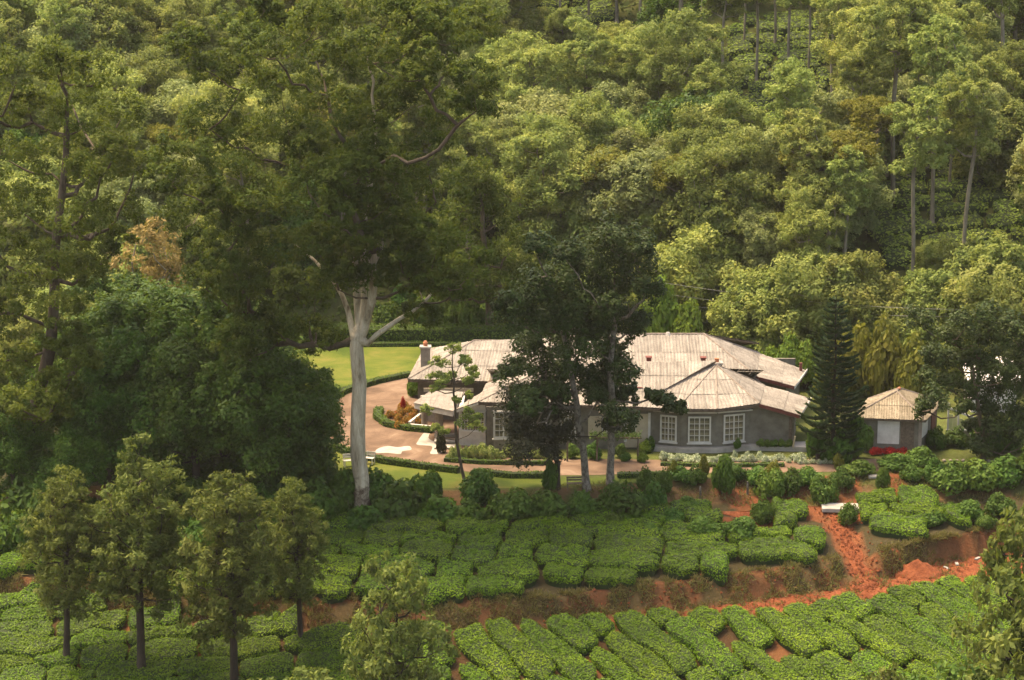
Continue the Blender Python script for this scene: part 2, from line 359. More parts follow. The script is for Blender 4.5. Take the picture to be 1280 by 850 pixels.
# ------------------------------------------------------------------ leaves, crowns, trees
def unit(a): return a / (np.linalg.norm(a, axis=-1, keepdims=True) + 1e-9)
def leaf_quads(pos, nrm, L, W, rng, droop=0.0):
    n = len(pos)
    a = rng.normal(size=(n, 3)); a[:, 2] -= droop
    a = unit(a - nrm * np.sum(a * nrm, 1, keepdims=True) * (1.0 if droop == 0 else 0.6))
    b = unit(np.cross(nrm, a))
    s = rng.uniform(0.65, 1.35, size=(n, 1))
    l = a * L * 0.5 * s; w = b * W * 0.5 * s
    v = np.stack([pos - l, pos + w - l * 0.1, pos + l, pos - w - l * 0.1], 1).reshape(-1, 3)
    f = np.arange(4 * n, dtype=np.int32).reshape(n, 4)
    return v, f
def crown_leaves(C, Rr, rng, nsub, nleaf, L, W, droop=0.0, flat=0.75, up=0.45, subr=0.36, fill=0.5):
    """leaf sprays on sub-clumps that sit over each clump"""
    C = np.asarray(C, float); Rr = np.asarray(Rr, float).reshape(-1, 1); n = len(C)
    d = rng.normal(size=(n, nsub, 3)); d[..., 2] = d[..., 2] * 0.8 + 0.35; d = unit(d)
    rr = rng.uniform(fill, 1.0, size=(n, nsub, 1))
    sc = C[:, None, :] + d * rr * Rr[:, None, :] * np.array([1, 1, flat])
    sr = Rr[:, None, :] * subr * rng.uniform(0.7, 1.3, size=(n, nsub, 1))
    g = rng.normal(size=(n, nsub, nleaf, 3)); gd = unit(g)
    pos = sc[:, :, None, :] + gd * (rng.uniform(0.2, 1.0, size=(n, nsub, nleaf, 1)) ** 0.6) * sr[:, :, None, :] * np.array([1, 1, 0.95 if droop == 0 else 0.75])
    out = unit(d[:, :, None, :] * 0.5 + gd * 0.7)
    nr = unit(out * 0.7 + np.array([0, 0, up]) + rng.normal(size=pos.shape) * 0.42)
    return leaf_quads(pos.reshape(-1, 3), nr.reshape(-1, 3), L, W, rng, droop), sc.reshape(-1, 3)
def skeleton(trunk, r0, targets, rng, jitter=0.12, rise=0.35, sides=6, tip=0.025, mb=None, twigs=None, power=0.46, limbs=(), kfrac=0.35, mb2=None):
    """trunk polyline then a limb to every target, each leaving the nearest lower wood"""
    nodes = [np.array(p, float) for p in trunk]; par = [-1] + list(range(len(trunk) - 1)); chains = [list(range(len(trunk)))]
    base = nodes[0]; ht = np.linalg.norm(nodes[-1] - base)
    order = sorted(range(len(targets)), key=lambda i: np.linalg.norm(np.array(targets[i]) - nodes[len(trunk) * 2 // 3]))
    ends = []
    kmin = max(1, int(len(trunk) * kfrac))
    for lb in limbs:
        k = kmin + int(np.argmin([np.linalg.norm(q - lb[0]) for q in nodes[kmin:len(trunk)]])); ch = [k]
        for p in lb[1:]:
            nodes.append(np.array(p)); par.append(ch[-1]); ch.append(len(nodes) - 1)
        chains.append(ch); ends.append(ch[-1])
    for i in order:
        t = np.array(targets[i], float)
        N = np.array(nodes[kmin:]); dv = t - N
        dist = np.linalg.norm(dv, axis=1)
        cost = dist + np.maximum(0, (0.30 * dist - dv[:, 2])) * 1.6
        k = int(np.argmin(cost)) + kmin; s = nodes[k]; d = t - s; L = np.linalg.norm(d)
        m = max(2, min(6, int(L / 0.8))); ch = [k]
        for q in range(1, m + 1):
            u = q / m; p = s + d * u
            p = p + np.array([0, 0, -rise * L * 0.35 * math.sin(math.pi * u)]) + (rng.normal(size=3) * jitter * L * 0.35 if q < m else 0)
            nodes.append(p); par.append(ch[-1]); ch.append(len(nodes) - 1)
        chains.append(ch); ends.append(ch[-1])
    load = np.zeros(len(nodes)); load[ends] = 1.0; load[len(trunk) - 1] += 1
    for i in range(len(nodes) - 1, 0, -1): load[par[i]] += load[i]
    rad = np.maximum(tip, r0 * (load / load[0]) ** power)
    mb = mb or MB()
    root = {}
    nmain = len(limbs) + 1; mainn = set(j for ch in chains[:nmain] for j in ch)
    def pick(c, ch):
        if mb2 is None or c < nmain: return mb
        r = c if ch[0] in mainn else root[ch[0]]
        for j in ch[1:]: root[j] = r
        return mb2.setdefault(r, MB())
    for c, ch in enumerate(chains):
        rr = [float(rad[j]) for j in ch]
        if c == 0:
            rr = [max(float(rad[j]), r0 * (1 - 0.55 * q / len(ch))) if q < len(ch) * 0.6 else float(rad[j]) for q, j in enumerate(ch)]
            if limbs: rr = [r0 * (1 - 0.22 * q / len(ch)) for q in range(len(ch))]
            rr[0] *= 1.45; rr[1] *= 1.08
        elif c <= len(limbs): rr = [max(float(rad[j]), r0 * (0.50 - 0.42 * (q / len(ch)) ** 0.7)) for q, j in enumerate(ch)]
        else: rr[0] = min(rr[0], rr[1] * 1.25)
        if len(rr) > 2: rr[-1] = max(tip * 0.6, rr[-1] * 0.5)
        pick(c, ch).tube([nodes[j] for j in ch], rr, 12 if c == 0 else sides, cap=(c == 0))
    if twigs is not None:
        for t in twigs:
            N = np.array([nodes[e] for e in ends]); k = int(np.argmin(np.linalg.norm(N - t, axis=1)))
            mb.tube([N[k], (N[k] + t) / 2 + rng.normal(size=3) * 0.1, t], [tip, tip * 0.8, tip * 0.4], 3, cap=False)
    return mb
def envelope(rng, n, cz, rx, rz, shell=0.55, zmin=-0.75, mind=0.0, top=1.0):
    """points spread through a crown shape"""
    pts = []; tries = 0
    while len(pts) < n and tries < 20000:
        tries += 1
        d = rng.normal(size=3); d /= np.linalg.norm(d)
        r = rng.uniform(shell, 1.0)
        if d[2] * r < zmin: continue
        w = 1.0 - (1 - top) * max(0, d[2] * r)
        p = np.array([d[0] * r * rx * w, d[1] * r * rx * w, cz + d[2] * r * rz])
        if all(np.linalg.norm((p - q) / np.array([1, 1, 0.8])) > mind for q in pts): pts.append(p)
        elif tries % 400 == 0: mind *= 0.93
    return np.array(pts)
class Tree: pass
def gen_tree(seed, H, rx, rz, nc, cr, leafmat, barkmat, r0=0.22, nsub=9, nleaf=22, L=0.34, W=0.13, droop=0.0, flat=0.7, up=0.45,
             wob=0.35, zmin=-0.75, shell=0.45, top=1.0, twigs=False, cz=None, lean=(0, 0), subr=0.36, split=0.62):
    rng = np.random.default_rng(seed)
    cz = H - rz * 1.0 - cr * 0.4 if cz is None else cz
    C = envelope(rng, nc, cz, rx - cr * 0.5, rz, shell, zmin, cr * 0.95, top)
    C[:, 0] += lean[0] * C[:, 2] / H; C[:, 1] += lean[1] * C[:, 2] / H
    Rr = cr * rng.uniform(0.7, 1.25, size=len(C))
    (v, f), sc = crown_leaves(C, Rr, rng, nsub, nleaf, L, W, droop, flat, up, subr)
    nT = 9; tt = np.linspace(0, 1, nT)
    zt = max(H * split, cz)
    trunk = [np.array([lean[0] * t * zt / H + wob * math.sin(3 * t + seed) * t, lean[1] * t * zt / H + wob * math.cos(4 * t + seed * 2) * t, t * zt - (0.3 if t == 0 else 0)]) for t in tt]
    mb = skeleton(trunk, r0, [c - np.array([0, 0, 0.15 * r]) for c, r in zip(C, Rr)], rng, twigs=(sc[::3] if twigs else None))
    T = Tree(); T.crown = mesh_np('crown', v, f, leafmat); T.trunk = mesh_py('trunk', mb.v, mb.f, barkmat, True); T.H = H
    return T
def place(T, name, loc, sc, rz, label, group=None, cat='tree', trunk='trunk', crown='crown'):
    e = empty(name, loc, rz, sc)
    tag(e, label, cat, group)
    link(trunk, T.trunk, e); link(crown, T.crown, e)
    return e
RSC = 1.0
def pix_tree(pts, depth0, rng, dspread):
    """clump list in photo pixels (px, py, r px[, dy]) to world centres around depth0"""
    C = []; Rr = []
    for q in pts:
        dy = q[3] if len(q) > 3 else rng.uniform(-dspread, dspread)
        C.append(np.array(P(q[0], q[1], y=depth0 + dy))); Rr.append(RSC * q[2] * (depth0 + dy) / math.cos(PITCH) / FOC)
    return np.array(C), np.array(Rr)
def custom_tree(name, base, trunk_px, depth, clumps, seed, leafmat, barkmat, r0, label, nsub=10, nleaf=30, L=0.36, W=0.12, droop=0.6,
                dspread=4.0, extra=0, flat=0.75, up=0.45, group=None, subr=0.36, twigs=False, jitter=0.12, rise=0.35, power=0.46, limbs=(), kfrac=0.35, fill=0.35):
    rng = np.random.default_rng(seed)
    C, Rr = pix_tree(clumps, depth, rng, dspread)
    base = np.array(base)
    trunk = [base - np.array([0, 0, 0.3])] + [np.array(P(a, b, y=depth + (c[0] if c else 0))) for a, b, *c in trunk_px]
    tr = [trunk[0]]
    for a, b in zip(trunk[:-1], trunk[1:]):
        m = max(2, int(np.linalg.norm(b - a) / 1.2))
        tr += [a + (b - a) * k / m + rng.normal(size=3) * 0.04 for k in range(1, m + 1)]
    if extra:
        ex = C[rng.integers(0, len(C), extra)] + rng.normal(size=(extra, 3)) * np.array([1.6, 3.5, 1.2])
        C = np.vstack([C, ex]); Rr = np.concatenate([Rr, rng.uniform(0.6, 1.0, extra) * Rr.mean()])
    C = C - base; tr = [t - base for t in tr]
    LB = []
    for lb in limbs:
        w = [np.array(P(a, b, y=depth + d)) - base for a, b, d in lb]; o = [w[0]]
        for a, b in zip(w[:-1], w[1:]):
            m = max(2, int(np.linalg.norm(b - a) / 1.0)); o += [a + (b - a) * k / m + rng.normal(size=3) * 0.07 for k in range(1, m + 1)]
        LB.append(o)
    (v, f), sc = crown_leaves(C, Rr, rng, nsub, nleaf, L, W, droop, flat, up, subr, fill)
    mb2 = {} if limbs else None
    mb = skeleton(tr, r0, [c - np.array([0, 0, 0.3 * r]) for c, r in zip(C, Rr)], rng, sides=7, twigs=(sc[::4] if twigs else None), jitter=jitter, rise=rise, power=power, limbs=LB, kfrac=kfrac, mb2=mb2)
    e = empty(name, base); tag(e, label, 'tree', group)
    for q in (mb2 or {}).values(): link('branch', mesh_py('branch', q.v, q.f, 'bark_brown', True), e)
    link('trunk', mesh_py('trunk', mb.v, mb.f, barkmat, True), e); link('crown', mesh_np('crown', v, f, leafmat), e)
    return e

# ================================================================== THE SETTING
def build_ground():
    xs = np.concatenate([np.arange(-110, -45, 5), np.arange(-45, 46, 0.4), np.arange(47, 112, 5)])
    ys = np.concatenate([np.arange(70, 132, 2.5), np.arange(132, 162, 0.33), np.arange(162, 216, 1.8), np.arange(216, 460, 4.0)])
    nx, ny = len(xs), len(ys); V = np.zeros((ny, nx, 3)); Cc = np.zeros((ny, nx, 4)); Cc[..., 3] = 1
    for i, y in enumerate(ys):
        for j, x in enumerate(xs):
            V[i, j] = (x, y, ground(x, y))
            yy = [float(np.interp(x, c[:, 0], c[:, 1])) for c in CURV]
            nz = mnoise.noise(Vector((x * 0.35, y * 0.35, 1)))
            if y < yy[1] - 0.4: c = (0.085, 0.042, 0.020) if nz < 0.15 else (0.22, 0.085, 0.035)
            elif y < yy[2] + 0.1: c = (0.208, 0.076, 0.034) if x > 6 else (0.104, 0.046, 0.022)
            elif y < yy[3] + 0.5: c = (0.152, 0.058, 0.026) if nz < 0.1 else (0.104, 0.068, 0.029)
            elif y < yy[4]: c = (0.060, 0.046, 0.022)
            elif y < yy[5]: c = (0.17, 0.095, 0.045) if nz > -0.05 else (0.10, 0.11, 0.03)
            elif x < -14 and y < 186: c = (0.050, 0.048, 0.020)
            elif y < hill_base(x) - 1: c = (0.10, 0.125, 0.030)
            else: c = (0.072, 0.088, 0.022)
            if 14 < x < 27 and yy[3] < y < yy[5]:
                if mnoise.noise(Vector((x * 0.5, y * 0.25, 7))) > -0.1 and y > yy[4] - 3: c = (0.23, 0.072, 0.031)
            if 17 < x < 29 and 145 < y < 160 and path_d(x, y)[0] < 1.0: c = (0.23, 0.075, 0.033)
            Cc[i, j, :3] = c
    idx = np.arange(nx * ny).reshape(ny, nx)
    f = np.stack([idx[:-1, :-1], idx[:-1, 1:], idx[1:, 1:], idx[1:, :-1]], -1).reshape(-1, 4)
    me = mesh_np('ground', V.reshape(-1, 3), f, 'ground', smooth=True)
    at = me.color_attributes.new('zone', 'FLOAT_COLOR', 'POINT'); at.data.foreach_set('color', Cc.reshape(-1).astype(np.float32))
    tag(link('ground', me), kind='structure')
build_ground()

def smooth_poly(pts, n=6):
    """closed Catmull-Rom through pixel points"""
    out = []; m = len(pts)
    for i in range(m):
        p0, p1, p2, p3 = [np.array(pts[(i + k - 1) % m], float) for k in range(4)]
        for q in range(n):
            t = q / n
            out.append(0.5 * ((2 * p1) + (-p0 + p2) * t + (2 * p0 - 5 * p1 + 4 * p2 - p3) * t * t + (-p0 + 3 * p1 - 3 * p2 + p3) * t ** 3))
    return out
def sheet(name, pix, z, mat, smooth=True, kind='structure'):
    pts = smooth_poly(pix) if smooth else pix
    bm = bmesh.new()
    vs_ = [bm.verts.new(P(a, b, z=z)) for a, b in pts]
    fc = bm.faces.new(vs_)
    if fc.normal.z < 0: fc.normal_flip()
    bmesh.ops.triangulate(bm, faces=[fc])
    me = bpy.data.meshes.new(name); bm.to_mesh(me); bm.free(); me.materials.append(M[mat])
    for p_ in me.polygons:
        if p_.normal.z < 0: p_.flip()
    return tag(link(name, me), kind=kind)
sheet('lawn', [(250, 436), (460, 432.5), (640, 432.5), (760, 432.5), (760, 462), (640, 466), (515, 471), (430, 491), (396, 512), (330, 545), (200, 540)], 0.012, 'lawn', False)
sheet('lawn', [(330, 556), (398, 553), (432, 571), (500, 583), (570, 592), (640, 598), (720, 598), (800, 596), (800, 603), (640, 610), (420, 610), (330, 606)], 0.012, 'lawn', False)
sheet('driveway', [(405, 546), (404, 530), (412, 510), (436, 492), (475, 480), (520, 470), (620, 464), (640, 505), (600, 552), (640, 571), (760, 574), (900, 575), (1010, 574), (1120, 574), (1180, 580), (1100, 588), (1000, 590), (900, 591), (800, 592), (720, 594), (640, 593), (560, 587), (490, 577), (436, 566)], 0.022, 'drive')
sheet('cement_apron', [(472, 561), (484, 557.5), (497, 559), (511, 557.5), (514, 562), (503, 564), (500, 567.5), (484, 566), (470, 566)], 0.032, 'concrete')
sheet('cement_apron', [(522, 552), (530, 541), (538, 539), (536, 548), (550, 556), (552, 566), (538, 567), (540, 558), (522, 556)], 0.033, 'concrete')
# red dirt road between bank foot and lower tea, and the soil ramp up through the bank
def ribbon(name, rows, mat, dz):
    """rows: list of rows of (x, y) points, draped on the ground"""
    v = []; f = []; m = len(rows[0])
    for r in rows: v += [(x, y, ground(x, y) + dz + 0.02 * mnoise.noise(Vector((x * 2, y * 2, 0)))) for x, y in r]
    for i in range(len(rows) - 1):
        for j in range(m - 1): f.append((i * m + j, i * m + j + 1, (i + 1) * m + j + 1, (i + 1) * m + j))
    me = mesh_py(name, v, f, mat, True)
    for p_ in me.polygons:
        if p_.normal.z < 0: p_.flip()
    return tag(link(name, me), kind='structure')
rows = []
for x in np.arange(3, 44, 0.5):
    a = float(np.interp(x, cD[:, 0], cD[:, 1])) - 0.6; b = float(np.interp(x, cC[:, 0], cC[:, 1])) + 0.15
    e0, e1 = 0.25 * mnoise.noise(Vector((x * 0.6, 1, 0))), 0.25 * mnoise.noise(Vector((x * 0.6, 5, 0)))
    wd = min(1, 0.35 + (x - 3) / 18); mid = (a + b + e0 + e1) / 2 - 0.3; rows.append([(x, mid + (b + e1 - a - e0) * wd * (k / 8 - 0.5)) for k in range(9)])
ribbon('dirt_road', rows, 'red', 0.03)
rows = []
for i in range(25):
    t = i / 24 * 3; k = min(2, int(t)); u = t - k
    c = PATH[k].lerp(PATH[k + 1], u); w = 0.42 + 0.16 * math.sin(i * 1.1) + 0.4 * (i / 24) ** 2
    rows.append([(c.x + w * (q / 3 - 1) + 0.2 * mnoise.noise(Vector((i * 0.4, 0, 2))), c.y) for q in range(7)])
ribbon('soil_path', rows, 'red', 0.045)
rows = []
for (a, b, w) in [(908, 640, 34), (930, 641, 36), (944, 648, 22), (952, 656, 14), (956, 666, 8)]:
    rows.append([tuple(G(a + w * (q / 3 - 1), b))[:2] for q in range(7)])
ribbon('soil_path', rows, 'red', 0.05)

# ================================================================== ROOFS AND HOUSES
def clip(poly, a, b, lo, hi):
    """clip 2D polygon to lo<=coord[a]<=hi"""
    def cl(pl, s, lim):
        out = []
        for i in range(len(pl)):
            p, q = pl[i], pl[(i + 1) % len(pl)]; dp, dq = s * (p[a] - lim), s * (q[a] - lim)
            if dp >= 0: out.append(p)
            if (dp >= 0) != (dq >= 0):
                t = dp / (dp - dq); out.append((p[0] + t * (q[0] - p[0]), p[1] + t * (q[1] - p[1])))
        return out
    poly = cl(poly, 1, lo)
    return cl(poly, -1, hi) if len(poly) > 2 else poly
def roof_plane(parent, pts, mat='roof', width=0.98, course=2.3, ribs=4, amp=0.032, name='roof_sheet', seed=0):
    """corrugated sheets laid up the slope of a planar polygon; every sheet its own object"""
    rnd = random.Random(seed)
    pts = [Vector(p) for p in pts]
    n = Vector((0, 0, 0))
    for i in range(len(pts)):
        p, q = pts[i], pts[(i + 1) % len(pts)]
        n += Vector(((p.y - q.y) * (p.z + q.z), (p.z - q.z) * (p.x + q.x), (p.x - q.x) * (p.y + q.y)))
    n.normalize()
    if n.z < 0: n = -n
    up = (Vector((0, 0, 1)) - n * n.z).normalized(); u = up.cross(n).normalized()
    o = min(pts, key=lambda p: p.z)
    pl = [((p - o).dot(u), (p - o).dot(up)) for p in pts]
    u0, u1 = min(p[0] for p in pl), max(p[0] for p in pl); v0, v1 = min(p[1] for p in pl), max(p[1] for p in pl)
    nw = max(1, round((u1 - u0) / width)); nc = max(1, round((v1 - v0) / course))
    for i in range(nw):
        a, b = u0 + (u1 - u0) * i / nw, u0 + (u1 - u0) * (i + 1) / nw
        for k in range(nc):
            c, d = v0 + (v1 - v0) * k / nc, v0 + (v1 - v0) * (k + 1) / nc
            piece = clip(clip(pl, 0, 0, a, b), 1, 0, c - 0.05, d + 0.05)
            if len(piece) < 3: continue
            area = abs(sum(piece[q][0] * piece[(q + 1) % len(piece)][1] - piece[(q + 1) % len(piece)][0] * piece[q][1] for q in range(len(piece)))) / 2
            if area < 0.02: continue
            m = MB(); lift = rnd.uniform(0, 0.012)
            for r in range(ribs * 2):
                ra, rb = a + (b - a) * r / (ribs * 2), a + (b - a) * (r + 1) / (ribs * 2)
                cell = clip(piece, 0, 0, ra, rb)
                if len(cell) < 3: continue
                vv = []
                for (x, y) in cell:
                    ph = (x - a) / (b - a) * ribs
                    h = amp * (1 - abs(2 * (ph - math.floor(ph)) - 1)) * 1.0
                    h += 0.05 * (1 - (y - c) / (d - c)) * 0.6 + lift + (0.02 if r >= ribs * 2 - 1 else 0)
                    vv.append(o + u * x + up * y + n * (0.04 + h))
                m.add(vv, [tuple(range(len(vv)))])
            if m.v: m.build(name, mat, parent)
def roof_deck(parent, planes, name='roof_underside', mat='timber', th=0.09):
    m = MB()
    for pts in planes:
        pts = [Vector(p) for p in pts]; k = len(pts)
        m.add(pts + [p - Vector((0, 0, th)) for p in pts], [tuple(range(k)), tuple(range(k, 2 * k))[::-1]] + [(i, (i + 1) % k, k + (i + 1) % k, k + i) for i in range(k)])
    return m.build(name, mat, parent)
def cap(parent, a, b, r=0.09, name='ridge_cap', mat='ridge'):
    a, b = Vector(a) + Vector((0, 0, 0.07)), Vector(b) + Vector((0, 0, 0.07)); n = max(1, int((b - a).length / 1.0)); m = MB()
    for i in range(n):
        p, q = a.lerp(b, i / n), a.lerp(b, (i + 1.04) / n); m.tube([p, q], [r, r * 0.86], 7)
    return m.build(name, mat, parent)
def board(parent, a, b, h=0.2, t=0.05, name='fascia_board', mat='timber', dz=-0.08):
    a, b = Vector(a), Vector(b); d = (b - a); w = Vector((d.y, -d.x, 0)).normalized() * t / 2; H = Vector((0, 0, h / 2)); o = Vector((0, 0, dz))
    v = [p + s * w + k * H + o for p in (a, b) for s in (-1, 1) for k in (-1, 1)]
    m = MB(); m.add(v, [(0, 1, 3, 2), (4, 6, 7, 5), (0, 4, 5, 1), (2, 3, 7, 6), (0, 2, 6, 4), (1, 5, 7, 3)])
    return m.build(name, mat, parent)
def window(parent, a, b, z0, z1, cols=4, rows_=4, fr=0.11, name='window', frame='white', mull=0.035, leafs=2, panemat='glass'):
    """window on the vertical plane through a-b (x, y), facing the camera side"""
    a, b = Vector((a[0], a[1], 0)), Vector((b[0], b[1], 0)); d = (b - a); w = d.length; d.normalize(); nrm = Vector((d.y, -d.x, 0)); rz = math.atan2(d.y, d.x)
    def at(s, z, off): return a + d * s + nrm * off + Vector((0, 0, z))
    m = MB(); h = z1 - z0
    m.box(at(w / 2, z0 + fr / 2, 0.05), (w, 0.14, fr), rz); m.box(at(w / 2, z1 - fr / 2, 0.05), (w, 0.14, fr), rz)
    for s in (fr / 2, w - fr / 2): m.box(at(s, (z0 + z1) / 2, 0.048), (fr, 0.134, h - 2 * fr), rz)
    fo = m.build(name, frame, parent)
    m = MB(); m.box(at(w / 2, z0 - 0.04, 0.09), (w + 0.16, 0.2, 0.07), rz); m.build('sill', frame, fo)
    iw, ih = w - 2 * fr, h - 2 * fr; m = MB()
    for k in range(1, cols):
        tk = fr * 0.8 if (leafs == 2 and k * 2 == cols) else mull
        m.box(at(fr + iw * k / cols, (z0 + z1) / 2, 0.035), (tk, 0.06, ih), rz)
    for k in range(1, rows_): m.box(at(w / 2, z0 + fr + ih * k / rows_, 0.034), (iw, 0.05, mull), rz)
    m.build('glazing_bars', frame, fo)
    me = None
    for i in range(cols):
        for k in range(rows_):
            if me is None:
                q = MB(); q.box((0, 0, 0), (iw / cols, 0.02, ih / rows_)); me = mesh_py('pane', q.v, q.f, panemat)
            link('pane', me, fo, at(fr + iw * (i + 0.5) / cols, z0 + fr + ih * (k + 0.5) / rows_, 0.012), rz)
    return fo
def wall_seg(parent, a, b, z0, z1, th=0.25, mat='wall', name='wall'):
    a, b = Vector((a[0], a[1], 0)), Vector((b[0], b[1], 0)); d = (b - a); w = d.length; d.normalize(); nrm = Vector((-d.y, d.x, 0)); rz = math.atan2(d.y, d.x)
    m = MB(); c = (a + b) / 2 + nrm * th / 2; m.box((c.x, c.y, (z0 + z1) / 2), (w, th, z1 - z0), rz); return m.build(name, mat, parent)

B = empty('bungalow', (8, 172, 0)); tag(B, 'long single storey bungalow with pale corrugated hipped roofs and grey stone walls', 'house')
class Off:   # everything of the house is written in world metres; children sit relative to its base
    pass
def rel(parent):
    for c in [o for o in COL.objects if o.parent == parent]: c.location = Vector(c.location) - parent.location
# --- roofs: rear left, rear right, front
RLa, RLb = P(592, 427, y=182.4), P(700, 427, y=182.4); RLb.z = RLa.z
e0, e1 = P(510, 475, z=3.2), Vector((7.5, 175.6, 3.2))
rl = [[e0, e1, RLb, RLa], [e0, RLa, Vector((e0.x + 0.8, 188.0, 3.2))], [RLa, RLb, Vector((8.0, 187.4, 3.2)), Vector((e0.x + 0.8, 188.0, 3.2))]]
RRa, RRb = P(700, 418.5, y=182.5), P(880, 418.5, y=182.5); RRb.z = RRa.z
F = P(945, 471, z=3.45); Lo = P(993, 484, z=2.7); K = P(1009, 461, z=2.7); F2 = Vector((19.4, 185.6, 3.45))
e2 = Vector((3.5, 176.0, RRa.z - (182.5 - 176.0) * 0.43))
v0 = Vector((F.x - 1.2, 174.4, RRa.z - 8.1 * 0.43))
rr = [[RRa, e2, Vector((F.x - 0.8, 176.0, RRa.z - 6.5 * 0.43)), F, RRb], [RRb, F, F2], [F, Lo, K, F2], [RRa, RRb, F2, Vector((3, 188.5, 3.1))]]
A1, A0 = P(895, 457, y=173.5), P(690, 457, y=173.5); A0.z = A1.z
V0, V1, V2, V3 = P(792, 511, y=168.5), P(846, 512.5, y=167.75), P(897, 511.5, y=167.75), P(949, 505.5, y=168.75)
ze = P(846, 512.5, y=167.75).z
for q in (V0, V1, V2): q.z = ze
L3, K3, F3 = P(1000, 520, z=2.62), P(1014, 497, z=2.62), Vector((18.7, 174.5, 3.42))
W0 = P(598, 503.5, z=3.35); WL = P(570.5, 513, z=2.7); WK = Vector((-3.2, 172.6, 2.7)); W2 = Vector((-1.9, 174.9, 3.45))
rf = [[W0, V0, A1, A0], [A1, V0, V1], [A1, V1, V2], [A1, V2, V3], [A1, V3, F3], [V3, L3, K3, F3], [W0, A0, W2], [WL, W0, W2, WK], [A0, A1, F3, Vector((18.4, 178.2, 3.3)), Vector((-1.6, 178.2, 3.3)), W2]]
def flat_plane(pts):   # least-squares-free: keep the first three, drop the others on their plane
    a, b, c = pts[0], pts[1], pts[-1]; n = (b - a).cross(c - a)
    if abs(n.z) < 1e-6: return pts
    return [Vector((p.x, p.y, a.z - (n.x * (p.x - a.x) + n.y * (p.y - a.y)) / n.z)) if i not in (0, 1, len(pts) - 1) else p for i, p in enumerate(pts)]
def make_roof(nm, planes, mat, skip=(), **kw):
    ro = empty(nm, B.location); ro.parent = B; ro.location = (0, 0, 0)
    deck = MB()
    for i, pl in enumerate(planes):
        pl = flat_plane(pl) if len(pl) <= 4 else pl
        roof_plane(ro, pl, mat, seed=i + 5, **kw)
        k = len(pl); pts = [Vector(p) for p in pl]
        deck.add(pts + [p - Vector((0, 0, 0.1)) for p in pts], [tuple(range(k)), tuple(range(k, 2 * k))[::-1]] + [(j, (j + 1) % k, k + (j + 1) % k, k + j) for j in range(k)])
    deck.build('roof_deck', 'timber', ro)
    return ro
R1 = make_roof('roof', rl, 'roof'); R2 = make_roof('roof', rr, 'roof'); R3 = make_roof('roof', rf, 'roof')
for a, b in [(RLa, RLb), (e0, RLa)]: cap(R1, a, b)
for a, b in [(RRa, RRb), (F, RRb), (RRb, F2)]: cap(R2, a, b)
for a, b in [(A0, A1), (V0, A1), (V1, A1), (V2, A1), (V3, A1), (W0, A0), (A1, F3)]: cap(R3, a, b, 0.10 if a is A0 else 0.075)
board(R2, F, Lo, 0.24, mat='redboard', name='barge_board'); board(R3, V3, L3, 0.24, mat='redboard', name='barge_board'); board(R2, Lo, K, 0.16, mat='white'); board(R3, L3, K3, 0.18, mat='white')
board(R3, WL, W0, 0.16, mat='white', name='barge_board'); board(R3, W0, V0, 0.16); board(R3, V0, V1, 0.16); board(R3, V1, V2, 0.16); board(R3, V2, V3, 0.16); board(R1, e0, e1, 0.16)
# roof vents and chimneys
for (px, py, yy, rt) in [(811, 448, 175.6, R2), (879, 448.5, 175.6, R2), (799, 485.5, 170.8, R3), (711, 448, 175.6, R2)]:
    c = P(px, py, y=yy); m = MB()
    m.box((c.x, c.y, c.z - 0.04), (0.34, 0.5, 0.26)); m.box((c.x, c.y - 0.05, c.z + 0.12), (0.46, 0.62, 0.06)); m.build('roof_vent', 'redboard', rt)
def chimney(px, py0, py1, yy, w, parent, pot=True):
    a, b = P(px, py1, y=yy), P(px, py0, y=yy); m = MB()
    m.box((a.x, yy, (a.z - 0.6 + b.z) / 2), (w, w, b.z - a.z + 0.6)); o = m.build('chimney', 'wallwarm', parent)
    m = MB(); m.box((a.x, yy, b.z + 0.04), (w + 0.16, w + 0.16, 0.12)); m.build('chimney_cap', 'concrete', o)
    if pot:
        m = MB(); m.tube([(a.x, yy, b.z + 0.1), (a.x, yy, b.z + 0.3), (a.x, yy, b.z + 0.34), (a.x, yy, b.z + 0.5)], [0.17, 0.15, 0.2, 0.1], 10); m.build('chimney_pot', 'terracotta', o)
chimney(532, 434, 460, 180.5, 0.72, R1)
chimney(895.5, 454, 461, 174.6, 0.75, R2, False)
c = P(896, 451, y=174.6); m = MB(); m.box((c.x, c.y, c.z), (0.3, 0.3, 0.4)); m.build('chimney_pot', 'terracotta', R2)
c = P(835, 417, y=182.5); m = MB(); m.tube([(c.x, c.y, c.z - 0.15), (c.x, c.y, c.z + 0.12)], [0.3, 0.12], 8); m.build('roof_vent', 'concrete', R2)
c = P(1001, 459, y=183); m = MB(); m.box((c.x, c.y, c.z - 0.4), (0.22, 0.22, 1.5)); m.build('vent_pipe', 'redboard', R2)
# --- walls
fy = 168.75                                            # front wall plane of the middle range
def fx(px, y=fy): return P(px, 540, y=y).x
def fz(py, y=fy): return P(640, py, y=y).z
bay = [(fx(818), 169.2), (fx(851), 168.5), (fx(895), 168.5), (fx(939), 169.35)]
wall_seg(B, (fx(608), fy + 0.45), (bay[0][0], fy + 0.45), 0, 3.12)
for i in range(3): wall_seg(B, bay[i], bay[i + 1], 0.02 + 0.003 * i, 3.02)
wall_seg(B, bay[3], (fx(993), 169.0), 0.03, 2.62); wall_seg(B, (fx(991), 169.3), (fx(1000) + 0.4, 174.5), 0.03, 2.6)
m = MB()                                               # gable infill under the right lean-to
m.add([(bay[3][0], 169.3, 2.6), (fx(992), 168.98, 2.6), (bay[3][0], 169.3, 3.22)], [(0, 1, 2)]); m.build('gable_infill', 'wall', B)
wall_seg(B, (fx(573), 170.2), (fx(607), 169.7), 0, 2.75, mat='white')
